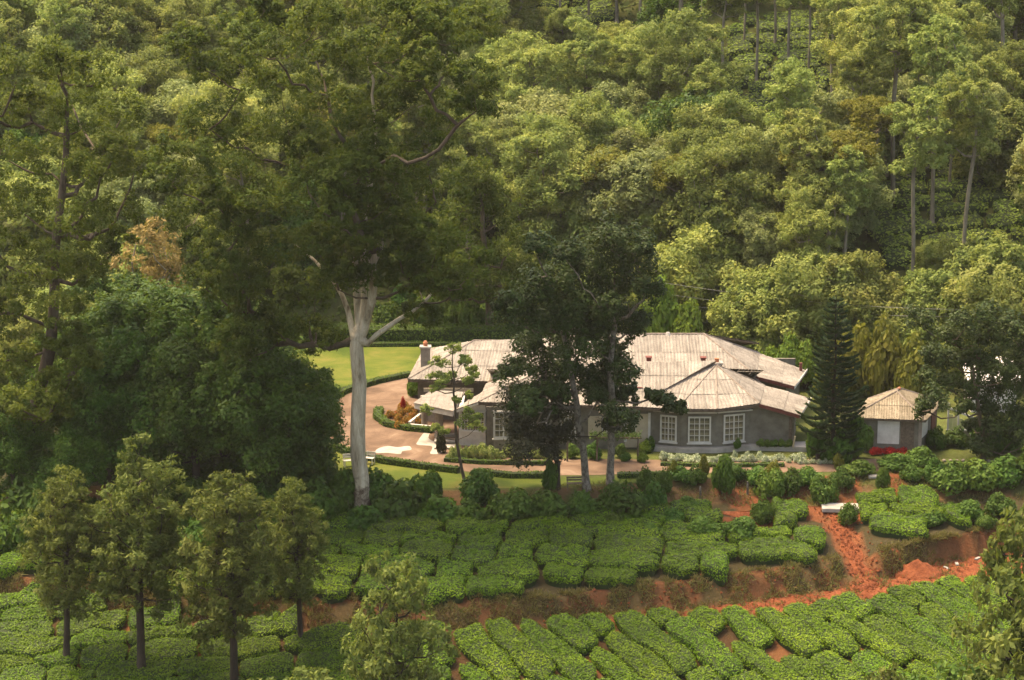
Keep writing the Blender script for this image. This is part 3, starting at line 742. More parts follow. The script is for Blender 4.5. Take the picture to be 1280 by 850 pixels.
m = MB(); m.add([(fx(573), 170.16, 2.7), (fx(607.5), 169.66, 2.7), (fx(606), 169.66, 3.18)], [(0, 1, 2)]); m.build('gable_infill', 'white', B)
wall_seg(B, (fx(575), 174.5), (fx(573), 170.3), 0, 2.7, mat='white')
wall_seg(B, (e0.x + 0.7, 178.2), (4, 176.6), 0, 3.08); wall_seg(B, (e0.x + 1.3, 187), (e0.x + 0.72, 178.3), 0, 3.05)
wall_seg(B, (F.x - 0.5, 178.4), (Lo.x - 0.5, 178.6), 0, 2.7); wall_seg(B, (Lo.x - 0.45, 178.7), (K.x - 0.5, 184), 0, 2.6)
wall_seg(B, (K.x - 0.6, 186.5), (e0.x + 1.4, 187.2), 0, 2.9)
# plinth and low front wall
m = MB(); m.prism([(bay[0][0] - 0.7, 168.7), (bay[1][0], 167.95), (bay[2][0], 167.95), (bay[3][0], 168.7), (fx(1010), 168.3), (fx(1010), 170.0), (bay[0][0] - 0.7, 170.0)], 0, 0.34); m.build('plinth', 'concrete', B)
wall_seg(B, (fx(617), 168.75), (fx(690), 168.7), 0, 0.95, 0.2, 'wallwarm', 'low_wall')
# windows of the bay
def on_bay(i, p0, p1, py0, py1, **kw):
    a, b = bay[i], bay[i + 1]
    def at(px):
        t = (px - P_px(a)) / (P_px(b) - P_px(a)); return (a[0] + (b[0] - a[0]) * t, a[1] + (b[1] - a[1]) * t)
    q = at((p0 + p1) / 2); window(B, at(p0), at(p1), P(640, py1, y=q[1]).z, P(640, py0, y=q[1]).z, **kw)
def P_px(p): return proj(p[0], p[1], 1.5)[0]
on_bay(0, 825.5, 846, 519, 552); on_bay(1, 860, 888.5, 520.5, 553.5); on_bay(2, 904, 930, 517.5, 552)
for i in range(3): board(B, (*bay[i], 2.92), (*bay[i + 1], 2.92), 0.1, 0.62, name='lintel_band', mat='white', dz=0)
def on_front(p0, p1, py0, py1, y, **kw): return window(B, (fx(p0, y), y), (fx(p1, y), y), P(640, py1, y=y).z, P(640, py0, y=y).z, **kw)
def panel(p0, p1, py0, py1, y, mat='cream', th=0.07, name='wall_panel'):
    m = MB(); z0, z1 = P(640, py1, y=y).z, P(640, py0, y=y).z
    m.box(((fx(p0, y) + fx(p1, y)) / 2, y - th / 2, (z0 + z1) / 2), (fx(p1, y) - fx(p0, y), th, z1 - z0)); return m.build(name, mat, B)
yw = fy + 0.44
panel(781, 813, 517, 559, yw, 'cream'); panel(810, 813, 516, 559, yw - 0.07, 'white', 0.06, 'trim'); panel(780, 783.5, 516, 552, yw - 0.07, 'white', 0.06, 'trim')
on_front(785, 795, 520, 546, yw - 0.07, cols=2, rows_=4, fr=0.06)
panel(735, 752, 520, 545, yw, 'cream'); on_front(752.5, 759, 521, 546, yw, cols=2, rows_=5, fr=0.05)
on_front(616.5, 642, 513.5, 548, yw - 0.44, cols=4, rows_=4, fr=0.15); on_front(660, 684, 514, 547, yw, cols=4, rows_=4); on_front(700, 720, 514, 547, yw, cols=4, rows_=4)
window(B, (fx(576), 170.16), (fx(606), 169.72), 1.15, 2.62, cols=8, rows_=4, fr=0.06, leafs=0)
panel(530, 592, 485, 489.5, 176.9, 'cream')
panel(986, 990, 521, 557, 168.85, 'timber', 0.06, 'downpipe')
m = MB(); m.tube([(fx(991), 168.4, 0.3), (fx(993), 168.2, 1.2)], 0.06, 6); m.build('downpipe', 'cream', B)
# --- entrance canopy
can = empty('entrance_canopy', (0, 0, 0)); can.parent = B
c4 = [P(518, 504, z=2.75), P(540, 488.5, z=2.75), P(580, 491, z=2.75), P(566, 514, z=2.75)]
m = MB(); m.prism([(p.x, p.y) for p in c4], 2.35, 2.75); m.build('canopy_slab', 'white', can)
cx, cy = sum(p.x for p in c4) / 4, sum(p.y for p in c4) / 4
m = MB(); m.prism([(cx + (p.x - cx) * 1.04, cy + (p.y - cy) * 1.04) for p in c4], 2.75, 2.80); m.build('canopy_roof', 'roof', can)
for (px, py, r) in [(549, 551, 0.30), (530, 533, 0.2)]:
    p = P(px, py, z=0); m = MB(); m.tube([(p.x, p.y, 0), (p.x, p.y, 0.12), (p.x, p.y, 0.2), (p.x, p.y, 2.1), (p.x, p.y, 2.2), (p.x, p.y, 2.36)], [r * 1.25, r * 1.25, r, r, r * 1.3, r * 1.3], 14); m.build('pillar', 'wallwarm', can)
for a, b, h in [((512, 536), (526, 525), 0.55), ((512, 537), (545, 540), 0.45), ((526, 525), (546, 528), 0.9)]:
    p, q = P(*a, z=0), P(*b, z=0); board(can, (p.x, p.y, h / 2), (q.x, q.y, h / 2), h, 0.2, 'parapet', 'white' if h < 0.6 else 'wallwarm', 0)
m = MB()
for k in range(3):
    p = P(556, 560 - k * 5, z=0); m.box((p.x, p.y, 0.08 + 0.15 * k), (1.5, 1.0 - 0.2 * k, 0.155))
m.build('entrance_step', 'concrete', can)
rel(B)

# --- outbuilding
def outbuilding():
    O = empty('outbuilding', (28, 171, 0)); tag(O, 'small outbuilding with mossy hipped roof and one whitewashed panel, beside the conifer', 'outbuilding')
    zE = 2.6
    a, b = P(1061, 523, z=zE), P(1157, 526.5, z=zE); uu = (b - a).normalized(); vv_ = Vector((0.36, 0.93, 0)); c = b + vv_ * 6.2; d = a + vv_ * 6.2; mid = (a + b) / 2
    A, Bq = mid + vv_ * 2.9 + Vector((0, 0, 1.4)), mid + vv_ * 3.9 + Vector((0, 0, 1.4))
    ro = empty('roof', (0, 0, 0)); ro.parent = O
    deck = MB()
    for i, pl in enumerate([[a, b, A], [b, c, Bq, A], [c, d, Bq], [d, a, A, Bq]]):
        pl = flat_plane(pl)
        roof_plane(ro, pl, 'roof_old', width=0.9, course=1.6, ribs=5, amp=0.03, seed=40 + i)
        k = len(pl); deck.add(pl + [p - Vector((0, 0, 0.1)) for p in pl], [tuple(range(k)), tuple(range(k, 2 * k))[::-1]] + [(j, (j + 1) % k, k + (j + 1) % k, k + j) for j in range(k)])
    deck.build('roof_deck', 'timber', ro)
    for p, q in [(a, A), (b, A), (A, Bq), (Bq, c), (Bq, d)]: cap(ro, p, q, 0.085)
    cap(ro, A.lerp(Bq, 0.55), Bq, 0.13, mat='terracotta')
    w = [(a.x + 0.55, a.y + 0.35), (b.x - 0.35, b.y + 0.45), (c.x - 0.45, c.y - 0.3), (d.x + 0.4, d.y - 0.5)]
    for i in range(3): wall_seg(O, w[i], w[i + 1], 0.002 * i, zE - 0.04, 0.2, 'wall')
    wall_seg(O, w[3], w[0], 0.01, zE - 0.05, 0.2, 'wall')
    def pan(p0, p1, z0, z1, mat, nm, off=0.05):
        d_ = Vector((w[1][0] - w[0][0], w[1][1] - w[0][1], 0)).normalized(); rz = math.atan2(d_.y, d_.x); n_ = Vector((d_.y, -d_.x, 0))
        x0, x1 = P(p0, 540, y=w[0][1]).x, P(p1, 540, y=w[0][1]).x; t = (x0 + x1) / 2 - w[0][0]
        q = Vector((w[0][0], w[0][1], (z0 + z1) / 2)) + d_ * (t / d_.x) + n_ * off / 2; m = MB(); m.box(q, (x1 - x0, off, z1 - z0), rz); m.build(nm, mat, O)
    pan(1096, 1123, 0.75, 2.42, 'white', 'whitewashed_panel'); pan(1124.5, 1141, 0.35, 2.4, 'timber', 'door', 0.06); pan(1146, 1150, 0.2, 2.5, 'wallwarm', 'corner_post', 0.09)
    s0, s1 = Vector((*w[1], 0)), Vector((*w[2], 0)); dd = (s1 - s0).normalized(); nn = Vector((dd.y, -dd.x, 0)); rz = math.atan2(dd.y, dd.x)
    for t, wd, z0, z1, mt, nm in [(1.5, 1.7, 1.1, 2.4, 'white', 'whitewashed_panel'), (4.2, 1.3, 0.1, 2.3, 'redboard', 'door')]:
        q = s0 + dd * t + nn * 0.03 + Vector((0, 0, (z0 + z1) / 2)); m = MB(); m.box(q, (wd, 0.06, z1 - z0), rz); m.build(nm, mt, O)
    rel(O)
outbuilding()
# pale garden shelter right of it
S = empty('garden_shelter', (33.2, 172, 0)); tag(S, 'white framed lean-to shelter with pale green boards right of the outbuilding', 'shelter')
p0, p1 = P(1184, 552, z=0), P(1212, 550, z=0)
for k, (x, z) in enumerate([(p0.x, 2.9), (p0.x + 0.75, 2.5), (p1.x, 2.0)]):
    m = MB(); m.box((x, p0.y, z / 2), (0.11, 0.11, z)); m.build('post', 'white', S)
m = MB(); m.box(((p0.x + p1.x) / 2, p0.y + 0.1, 0.4), (p1.x - p0.x, 0.16, 0.8)); m.build('low_wall', 'wallwarm', S)
m = MB(); m.box(((p0.x + p1.x) / 2, p0.y + 0.08, 0.85), (p1.x - p0.x + 0.2, 0.26, 0.1)); m.build('coping', 'white', S)
for k in range(4):
    m = MB(); m.box((p0.x + 0.2 + 0.36 * k, p0.y + 0.2, 1.45 - 0.08 * k), (0.34, 0.04, 1.15 - 0.16 * k)); m.build('board', 'yellowboard', S)
board(S, (p0.x, p0.y + 0.02, 2.55), (p1.x + 0.2, p0.y + 0.02, 1.75), 0.16, 0.13, 'rafter', 'white', 0)
rel(S)
W_ = empty('shed', (37.0, 180, 0)); tag(W_, 'white roofed shed half hidden behind the round dark tree', 'shed')
c = P(1242, 488, y=180); wall_seg(W_, (c.x - 1.6, 180.3), (c.x + 1.8, 180.3), 0, 2.4, 0.2, 'white')
wall_seg(W_, (c.x - 1.6, 183.5), (c.x - 1.6, 180.5), 0, 2.4, 0.2, 'white')
roof_plane(W_, [(c.x - 2, 179.8, 2.45), (c.x + 2.2, 179.8, 2.45), (c.x + 2.2, 184, 3.5), (c.x - 2, 184, 3.5)], 'white', seed=3)
rel(W_)

# ================================================================== TEA
class TeaField:
    """tea pads cut from wavy rows; every pad its own object draped on the ground"""
    def __init__(s, origin, ang, dv, lens, seed, mask, h=0.85, gap=0.16, dens=290, leaf=(0.125, 0.08), mat='tea', wave=0.35, skip=0.0, vr=(-30, 30), ur=(-60, 60), label='', group='', name='tea_bush', lumpy=1.0):
        rng = np.random.default_rng(seed); rnd = random.Random(seed)
        u = np.array([math.cos(ang), math.sin(ang)]); v = np.array([-u[1], u[0]])
        def line(j, t): return j * dv + wave * (mnoise.noise(Vector((t * 0.22, j * 0.9 + seed, 0.3))) + 0.5 * mnoise.noise(Vector((t * 0.7, j * 1.7 + seed, 4.3))))
        s.n = 0
        for j in range(int(vr[0] / dv), int(vr[1] / dv)):
            t = ur[0] + rnd.uniform(0, lens[1])
            while t < ur[1]:
                L = rnd.uniform(*lens); t0, t1 = t, t + L; t = t1
                def ok(tq):
                    vq = (line(j, tq) + line(j + 1, tq)) / 2; cq = np.array(origin) + u * tq + v * vq; return mask(cq[0], cq[1])
                while t1 - t0 > 1.3 and not ok(t0 + 0.25): t0 += 0.3
                while t1 - t0 > 1.3 and not ok(t1 - 0.25): t1 -= 0.3
                L = t1 - t0
                if L < 1.4: continue
                tm = (t0 + t1) / 2; vm = (line(j, tm) + line(j + 1, tm)) / 2
                c = np.array(origin) + u * tm + v * vm
                if not mask(c[0], c[1]) or rnd.random() < skip: continue
                # outline, inset by the gap with rounded ends
                g = gap * rnd.uniform(0.7, 1.5); ge = g * rnd.choice([0.6, 1, 1.6])
                hl, cz = (L / 2 - ge), ground(c[0], c[1]); hh = h * rnd.uniform(0.85, 1.15)
                S = 30; ring = []
                ph = rnd.uniform(0, 99); pw = rnd.uniform(3.2, 7.0)
                def surf(a, k):       # a: angle, k: 0 centre .. 1 edge
                    ca, sa = math.cos(a), math.sin(a)
                    w = (abs(ca) ** pw + abs(sa) ** pw) ** (-1 / pw) * k * (1 + 0.10 * lumpy * mnoise.noise(Vector((ca * 2.2, sa * 2.2, ph))))
                    tt = tm + ca * w * hl; lo, hi = line(j, tt) + g, line(j + 1, tt) - g
                    vv = (lo + hi) / 2 + (hi - lo) / 2 * sa * w
                    q = np.array(origin) + u * tt + v * vv
                    return q
                V = []; Fq = []
                prof = [(0.94, 0.0), (0.99, 0.42), (1.01, 0.82), (0.96, 0.95), (0.83, 1.0), (0.45, 1.02), (0.02, 1.02)]
                for k, hz in prof:
                    for i in range(S):
                        q = surf(2 * math.pi * i / S, k)
                        lump = 0.17 * lumpy * mnoise.noise(Vector((q[0] * 0.8, q[1] * 0.8, 2))) + 0.12 * lumpy * mnoise.noise(Vector((q[0] * 2.2, q[1] * 2.2, 6)))
                        V.append((q[0] - c[0], q[1] - c[1], ground(q[0], q[1]) - cz + hh * hz + lump * (1 if hz > 0.5 else 0) - (0.12 if hz == 0 else 0)))
                for r in range(len(prof) - 1):
                    for i in range(S): Fq.append((r * S + i, r * S + (i + 1) % S, (r + 1) * S + (i + 1) % S, (r + 1) * S + i))
                V = np.array(V); Fq = np.array(Fq, dtype=np.int32); tops = (len(prof) - 1) * S
                cen = V[tops:].mean(0); V = np.vstack([V, cen]); ci = len(V) - 1
                Ft = np.array([(tops + i, tops + (i + 1) % S, ci, ci) for i in range(S)], dtype=np.int32)
                # leaves
                area = L * dv; nl = int(area * dens)
                fq = Fq[rng.choice(np.arange(S, len(Fq)), nl, p=self_w(V, Fq[S:]))] if True else None
                a_, b_ = rng.uniform(size=(2, nl, 1))
                pos = (V[fq[:, 0]] * (1 - a_) + V[fq[:, 1]] * a_) * (1 - b_) + (V[fq[:, 3]] * (1 - a_) + V[fq[:, 2]] * a_) * b_
                nr = np.cross(V[fq[:, 1]] - V[fq[:, 0]], V[fq[:, 3]] - V[fq[:, 0]]); nr = unit(nr)
                nt_ = int(nl * 0.12)   # the flat top cap gets its share
                pk = cen + (V[tops + rng.integers(0, S, nt_)] - cen) * np.sqrt(rng.uniform(size=(nt_, 1)))
                pos = np.vstack([pos, pk]); nr = np.vstack([nr, np.tile([0, 0, 1.0], (nt_, 1))])
                pos = pos + nr * rng.uniform(-0.02, 0.10, size=(len(pos), 1))
                nr = unit(nr * 0.8 + np.array([0, 0, 0.35]) + rng.normal(size=nr.shape) * 0.33)
                lv, lf = leaf_quads(pos, nr, leaf[0], leaf[1], rng)
                me = mesh_np(name, np.vstack([V, lv]), np.vstack([Fq, lf + len(V)]), 'teacore')
                bmc = me; me.materials.append(M[mat])
                mi = np.zeros(len(Fq) + len(lf), dtype=np.int32); mi[len(Fq):] = 1; me.polygons.foreach_set('material_index', mi)
                o = link(name, me, None, (c[0], c[1], cz)); tag(o, label, 'tea bush', group); s.n += 1
def self_w(V, F_):
    a = np.linalg.norm(np.cross(V[F_[:, 2]] - V[F_[:, 0]], V[F_[:, 3]] - V[F_[:, 1]]), axis=1); return a / a.sum()
def cy(c, x): return float(np.interp(x, c[:, 0], c[:, 1]))
def m_lower_left(x, y):
    q = proj(x, y, ground(x, y)); return q[0] < 545 + (q[1] - 780) * 0.55 and y < cy(cD, x) + 0.25 and q[1] < 905 and q[0] > -40
def m_lower_right(x, y):
    q = proj(x, y, ground(x, y))
    if not (q[0] >= 545 + (q[1] - 780) * 0.55 and y < cy(cD, x) + 0.35 and q[1] < 905 and q[0] < 1310): return False
    for (a, b, rx, ry) in [(975, 815, 16, 20), (1108, 815, 14, 24), (1040, 845, 14, 12), (910, 800, 10, 20)]:
        if ((q[0] - a) / rx) ** 2 + ((q[1] - b) / ry) ** 2 < 1: return False
    return True
def m_upper(x, y):
    q = proj(x, y, ground(x, y))
    if not (cy(cB, x) + 0.5 < y < cy(cT1, x) + 0.2 and -40 < q[0] < 1210): return False
    if path_d(x, y)[0] < 1.75: return False
    if 905 < q[0] < 965 and q[1] < 668: return False
    if q[0] > 860 and q[1] < 640 and (q[0] * 7.3) % 1 < 0.5: return False
    return True
TeaField((0, 140), R(2), 1.6, (2.6, 6.0), 11, m_lower_left, h=0.6, gap=0.10, wave=0.6, vr=(-14, 8), ur=(-42, 12), label='flat plucked tea bush in the sideways rows below the road under the slim trees', group='tea bushes of the lower left field')
TeaField((8, 140), R(-53), 1.8, (3.0, 9.0), 12, m_lower_right, h=0.66, gap=0.11, wave=0.6, skip=0.02, vr=(-45, 45), ur=(-30, 30), label='long flat tea bush in the slanting rows below the red dirt road', group='tea bushes of the slanting lower field')
TeaField((0, 150), R(-4), 2.3, (2.4, 5.4), 13, m_upper, h=0.8, gap=0.13, lumpy=1.5, wave=1.25, vr=(-14, 16), ur=(-42, 46), label='domed tea bush in the field between garden shrubs and red earth bank', group='tea bushes of the upper field')
def m_hill(x, y):
    q = proj(x, y, ground(x, y))
    for (a, b, rx, ry) in [(965, 90, 75, 70), (1185, 285, 105, 75), (715, 15, 55, 35), (1060, 20, 60, 50)]:
        if ((q[0] - a) / rx) ** 2 + ((q[1] - b) / ry) ** 2 < 1: return True
    return False
TeaField((20, 240), R(3), 2.6, (4.0, 8.0), 14, m_hill, h=0.9, gap=0.28, wave=0.6, dens=26, leaf=(0.30, 0.20), mat='teahill', vr=(-40, 120), ur=(-40, 50), label='tea row on the forested hillside seen between tree trunks', group='tea rows on the far hillside')

# ================================================================== SHRUBS AND HEDGES
def gen_shrub(seed, leafmat, nleaf=2600, L=0.16, W=0.09, h=1.0, lumps=14, flat=1.0):
    rng = np.random.default_rng(seed)
    d = rng.normal(size=(lumps, 3)); d[:, 2] = np.abs(d[:, 2]); d = unit(d)
    C = d * rng.uniform(0.25, 0.62, size=(lumps, 1)) * np.array([1, 1, h]) + np.array([0, 0, 0.30 * h])
    r = rng.uniform(0.26, 0.40, lumps)
    k = nleaf // lumps
    g = unit(rng.normal(size=(lumps, k, 3))); pos = C[:, None] + g * r[:, None, None] * rng.uniform(0.75, 1.05, size=(lumps, k, 1)) * np.array([1, 1, h])
    nr = unit(g + rng.normal(size=g.shape) * 0.5 + np.array([0, 0, 0.25]))
    pos = pos.reshape(-1, 3); keep = pos[:, 2] > 0.0
    v, f = leaf_quads(pos[keep], nr.reshape(-1, 3)[keep], L, W, rng)
    T = Tree(); T.crown = mesh_np('foliage', v, f, leafmat)
    m = MB()
    for c in C[:7]: m.tube([(0, 0, -0.1), (c[0] * 0.4, c[1] * 0.4, c[2] * 0.6), tuple(c)], [0.05, 0.035, 0.015], 5)
    T.trunk = mesh_py('stems', m.v, m.f, 'bark_brown'); return T
SH = {k: [gen_shrub(50 + 7 * i + hash(k) % 1, mt, **kw) for i in range(3)] for k, mt, kw in [
    ('green', 'shrub', {}), ('dark', 'deep', {'L': 0.2, 'W': 0.11}), ('lime', 'lime', {}), ('yellow', 'yellow', {}), ('ball', 'hedge', {'lumps': 26, 'nleaf': 3200, 'L': 0.12}),
    ('red', 'redfl', {'nleaf': 1200}), ('white', 'whitefl', {'nleaf': 900, 'h': 0.7}), ('pale', 'palebed', {'nleaf': 1200, 'h': 0.8}), ('orange', 'orangefl', {'nleaf': 900, 'h': 0.7}), ('bronze', 'purple', {'L': 0.2})]}
srnd = random.Random(4)
def shrub(kind, px, py, w, h, label, group=None, cat='shrub', loc=None, name='shrub'):
    g = loc or G(px, py); s = w * g.y / math.cos(PITCH) / FOC / 2 / 0.93; hz = h * g.y / FOC / 0.97 / (0.7 if kind in ('white', 'orange') else 0.8 if kind == 'pale' else 1.0)
    T = SH[kind][srnd.randrange(3)]
    e = empty(name, g, srnd.uniform(0, 6.28), (s, s, hz)); tag(e, label, cat, group)
    link('stems', T.trunk, e); link('foliage', T.crown, e); return e
g1 = 'dark shrubs under the great eucalyptus'; l1 = 'broad dark green shrub massed below the lawn around the pale eucalyptus trunk'
for q in [(398, 616, 70, 44), (432, 640, 64, 50), (470, 628, 62, 40), (500, 650, 80, 46), (535, 628, 56, 38), (548, 656, 70, 34), (455, 664, 70, 30), (400, 655, 80, 50), (355, 640, 70, 46), (588, 656, 60, 30)]:
    shrub('dark', *q, l1, g1)
for q in [(20, 690, 80, 50), (75, 694, 80, 46), (130, 700, 84, 50), (190, 704, 84, 46), (250, 704, 84, 52), (310, 700, 84, 46), (362, 692, 80, 46), (160, 670, 90, 60), (270, 672, 90, 60), (40, 660, 90, 60), (330, 662, 80, 50)]:
    shrub('dark', *q, 'dark shrub at the foot of the shaded grove above the upper tea', 'shrubs at the foot of the dark grove')
for q in [(597, 634, 64, 42), (640, 650, 74, 38), (686, 652, 72, 36), (728, 650, 60, 36), (776, 648, 72, 46), (816, 640, 46, 36)]:
    shrub('green', *q, 'rounded green shrub in the uneven hedge above the upper tea field', 'shrubs above the upper tea')
for q in [(840, 658, 44, 22), (812, 672, 40, 18), (880, 672, 60, 26), (925, 676, 62, 28), (860, 640, 44, 18), (770, 660, 46, 16)]:
    shrub('green', *q, 'low green bush on bare red soil at the top of the upper tea field', 'low bushes on red soil')
for q in [(1165, 656, 44, 18), (1208, 650, 50, 22), (1250, 644, 50, 26), (1185, 644, 36, 16), (1232, 660, 36, 16), (1140, 664, 36, 14)]:
    shrub('green', *q, 'low green bush on the grassy ledge above the road end', 'low bushes above the road end')
shrub('ball', 954, 655, 38, 34, 'single round tea bush standing in the red soil slide')
shrub('ball', 1061, 657, 30, 28, 'small round bush beside the white slab on the red path')
shrub('dark', 902, 618, 38, 44, 'pointed dark green bush beside the garden path right of the twin trunks')
shrub('dark', 688, 612, 26, 36, 'small dark conical bush at the foot of the bronze tree')
for q in [(830, 616, 26, 30), (808, 612, 34, 28)]:
    shrub('ball', *q, 'clipped ball bush on the bank in front of the bay windows', 'clipped balls before the bay')
shrub('ball', 1103, 613, 22, 28, 'clipped drum shaped topiary beside the white slab')
for q in [(965, 622, 50, 36), (988, 616, 40, 30), (1028, 628, 46, 34), (1052, 610, 40, 24), (1005, 606, 46, 22), (945, 608, 40, 22), (1075, 592, 50, 16), (870, 606, 34, 22), (850, 600, 40, 16), (920, 600, 40, 18)]:
    shrub('green', *q, 'leafy garden shrub on the bank before the conifer and bay', 'bank shrubs before the bay')
for q in [(1120, 586, 56, 18), (1150, 582, 50, 22), (1170, 600, 40, 26), (1190, 612, 70, 34), (1225, 614, 70, 36), (1255, 606, 60, 34), (1290, 600, 70, 40), (1140, 600, 40, 18)]:
    shrub('green', *q, 'dense green hedge shrub below the outbuilding and round tree', 'hedge shrubs below the outbuilding')
for q in [(1170, 560, 34, 24), (1195, 558, 40, 22), (1235, 566, 54, 40), (1262, 564, 50, 36), (1290, 560, 60, 40)]:
    shrub('dark', *q, 'dark hedge shrub between shelter and round dark tree', 'hedge shrubs by the shelter')
for q in [(1095, 568, 26, 9), (1112, 568, 28, 10), (1128, 569, 26, 9)]: shrub('red', *q, 'mound of bright red flowers before the outbuilding', 'red flowers before the outbuilding', 'flowers', name='flower_clump')
for q in [(967, 599, 24, 22), (842, 598, 18, 22), (1048, 587, 18, 20), (880, 598, 18, 26)]: shrub('yellow', *q, 'yellow leaved bush along the garden path', 'yellow bushes along the path')
for q in [(806, 566, 22, 14), (803, 578, 18, 12)]: shrub('lime', *q, 'lime green shrub at the corner of the bay plinth', 'lime shrubs at the bay corner')
shrub('bronze', 551, 566, 16, 26, 'dark red leaved shrub at the entrance step')
shrub('dark', 522, 496, 34, 26, 'dark bush against the left end of the bungalow')
shrub('dark', 812, 564, 18, 18, 'dark bush against the grey wall left of the bay')
shrub('dark', 922, 571, 12, 12, 'dark potted bush on the white plinth', loc=Vector((fx(921), 168.0, 0.36)))
for i in range(24): shrub('pale', 562 + i * 5.4, 570 + srnd.uniform(0, 6), srnd.uniform(10, 24), srnd.uniform(7, 17), 'pale leaved border plant below the left front windows', 'pale border before the left windows', 'border plant', name='border_plant')
for i in range(34): shrub('white', 830 + i * 5.2, 574 + srnd.uniform(0, 5), srnd.uniform(9, 22), srnd.uniform(4, 11), 'white flowering border plant below the bay windows', 'white border before the bay', 'border plant', name='border_plant')
for i in range(6): shrub('white', 1000 + i * 8, 580, 12, 6, 'small white bedding plant at the foot of the conifer', 'white bedding by the conifer', 'border plant', name='border_plant')
for i in range(5): shrub('green', 958 + i * 9, 563, 14, 9, 'low green plant on the plinth by the right end wall', 'plants on the plinth', 'border plant', loc=Vector((fx(950 + i * 9), 168.55, 0.33)), name='border_plant')
for q in [(716, 573, 24, 16), (742, 574, 26, 20), (775, 572, 22, 16), (782, 576, 18, 10)]: shrub('green', *q, 'low green plant around the vine arbour', 'plants around the arbour', 'border plant', name='border_plant')
for i in range(10):
    a = 2 * math.pi * i / 10; p = P(508, 523, z=0); shrub('orange', 0, 0, 20, 9, 'orange flowering plant in the rounded driveway bed', 'flowers in the driveway bed', 'flowers', loc=Vector((p.x + 1.2 * math.cos(a) * (0.5 + 0.5 * (i % 2)), p.y + 3.4 * math.sin(a) * (0.5 + 0.5 * (i % 2)), 0)), name='flower_clump')
shrub('red', 504, 512, 9, 15, 'tall red leaved plant at the back of the rounded bed', None, 'flowers', name='flower_clump')
for q in [(832, 418, 64, 104), (806, 412, 60, 88), (860, 410, 60, 84)]: shrub('lime', *q, 'bright green bushy shrub behind the main roof', 'bright shrubs behind the roof', loc=Vector((P(q[0], 420, y=192).x, 192 + srnd.uniform(-1, 2), 0)))
for q in [(962, 455, 50, 46), (988, 455, 60, 62), (1008, 460, 50, 52), (942, 458, 40, 40)]: shrub('lime', *q, 'pale flowering green shrub behind the right roof end', 'bright shrubs behind the right roof', loc=Vector((P(q[0], 455, y=188).x, 188 + srnd.uniform(-1, 2), 0)))
shrub('green', 985, 490, 30, 22, 'bush growing between the two right roof ends', loc=Vector((P(977, 480, y=175.6).x, 175.6, 1.4)))
for i in range(13):
    a = 470 + i * 15; shrub('green', 0, 0, 44, 26 + (i * 7) % 20, 'leafy undergrowth shrub behind the long clipped hedge', 'undergrowth behind the hedge', loc=Vector((P(a, 405, y=209).x, 209 + srnd.uniform(0, 6), 0.2)))
for q in [(1045, 470, 60, 60), (1075, 468, 70, 84), (1110, 466, 70, 92), (1145, 470, 70, 80)]: shrub('yellow', *q, 'yellowish bush rising behind the outbuilding roof', 'yellowish bushes behind the outbuilding', loc=Vector((P(q[0], 470, y=183).x, 183 + srnd.uniform(-1, 3), 0)))
def hedge(path, w, h, label, mat='hedge', dens=130, leaf=(0.14, 0.08), z=None, name='clipped_hedge', group=None):
    """clipped hedge: leafy box along a polyline of ground points"""
    rng = np.random.default_rng(int(abs(path[0][0] * 100)) + 3); pts = [Vector(p) for p in path]
    V = []; Nn = []; core = MB()
    for a, b in zip(pts[:-1], pts[1:]):
        d = b - a; L = d.length; d = d.normalized(); n = Vector((d.y, -d.x, 0)); n.normalize(); k = int(L * (w + 2 * h) * dens)
        s = rng.uniform(0, L, k); f = rng.uniform(0, w + 2 * h, k)
        for si, fi in zip(s, f):
            if fi < h: off, z_, nr = -w / 2, fi, -n
            elif fi < h + w: off, z_, nr = fi - h - w / 2, h, Vector((0, 0, 1))
            else: off, z_, nr = w / 2, fi - h - w, n
            q = a + d * si + n * off; wob = 0.08 * mnoise.noise(Vector((q.x * 1.5, q.y * 1.5, z_ * 2)))
            V.append((q.x + n.x * wob * np.sign(off), q.y + n.y * wob, q.z + z_ + wob)); Nn.append(nr)
        m = d * 0.02; v = [p + n * (sx * w * 0.46) + Vector((0, 0, zz)) for p in (a - m, b + m) for sx in (-1, 1) for zz in (-0.05, h * 0.94)]
        core.add(v, [(0, 1, 3, 2), (4, 6, 7, 5), (0, 4, 5, 1), (2, 3, 7, 6), (1, 5, 7, 3)])
    V = np.array(V); Nn = np.array([tuple(x) for x in Nn]); o = np.array(pts[0])
    V += Nn * rng.uniform(-0.05, 0.07, size=(len(V), 1)); nr = unit(Nn + rng.normal(size=V.shape) * 0.45)
    lv, lf = leaf_quads(V - o, nr, leaf[0], leaf[1], rng)
    e = empty(name, pts[0]); tag(e, label, 'hedge', group); link('foliage', mesh_np('foliage', lv, lf, mat), e)
    link('woody_core', mesh_py('woody_core', [tuple(Vector(x) - pts[0]) for x in core.v], core.f, 'teacore'), e); return e
def pxline(l, z=0.0): return [P(a, b, z=z) for a, b in l]
hedge([(P(380, 428, z=0).x, 206.5, 0), (P(560, 428, z=0).x, 206.2, 0), (P(720, 428, z=0).x, 206.0, 0)], 2.6, 1.35, 'long tall clipped hedge across the far end of the lawn', dens=55, leaf=(0.2, 0.12))
hedge(pxline([(396, 433.5), (520, 432.5), (585, 432.5)]), 0.7, 0.32, 'low flowering edge hedge at the foot of the tall lawn hedge', 'hedge', 90)
hedge(pxline([(398, 548), (408, 556), (436, 569), (480, 579), (530, 586), (573, 591)]), 0.55, 0.42, 'low clipped hedge curving along the driveway edge left of the sapling')
hedge(pxline([(592, 592), (640, 597), (684, 597)]), 0.55, 0.36, 'low clipped hedge along the driveway right of the sapling')
hedge(pxline([(772, 597), (830, 596), (880, 594)]), 0.6, 0.35, 'low hedge along the earth path before the bay')
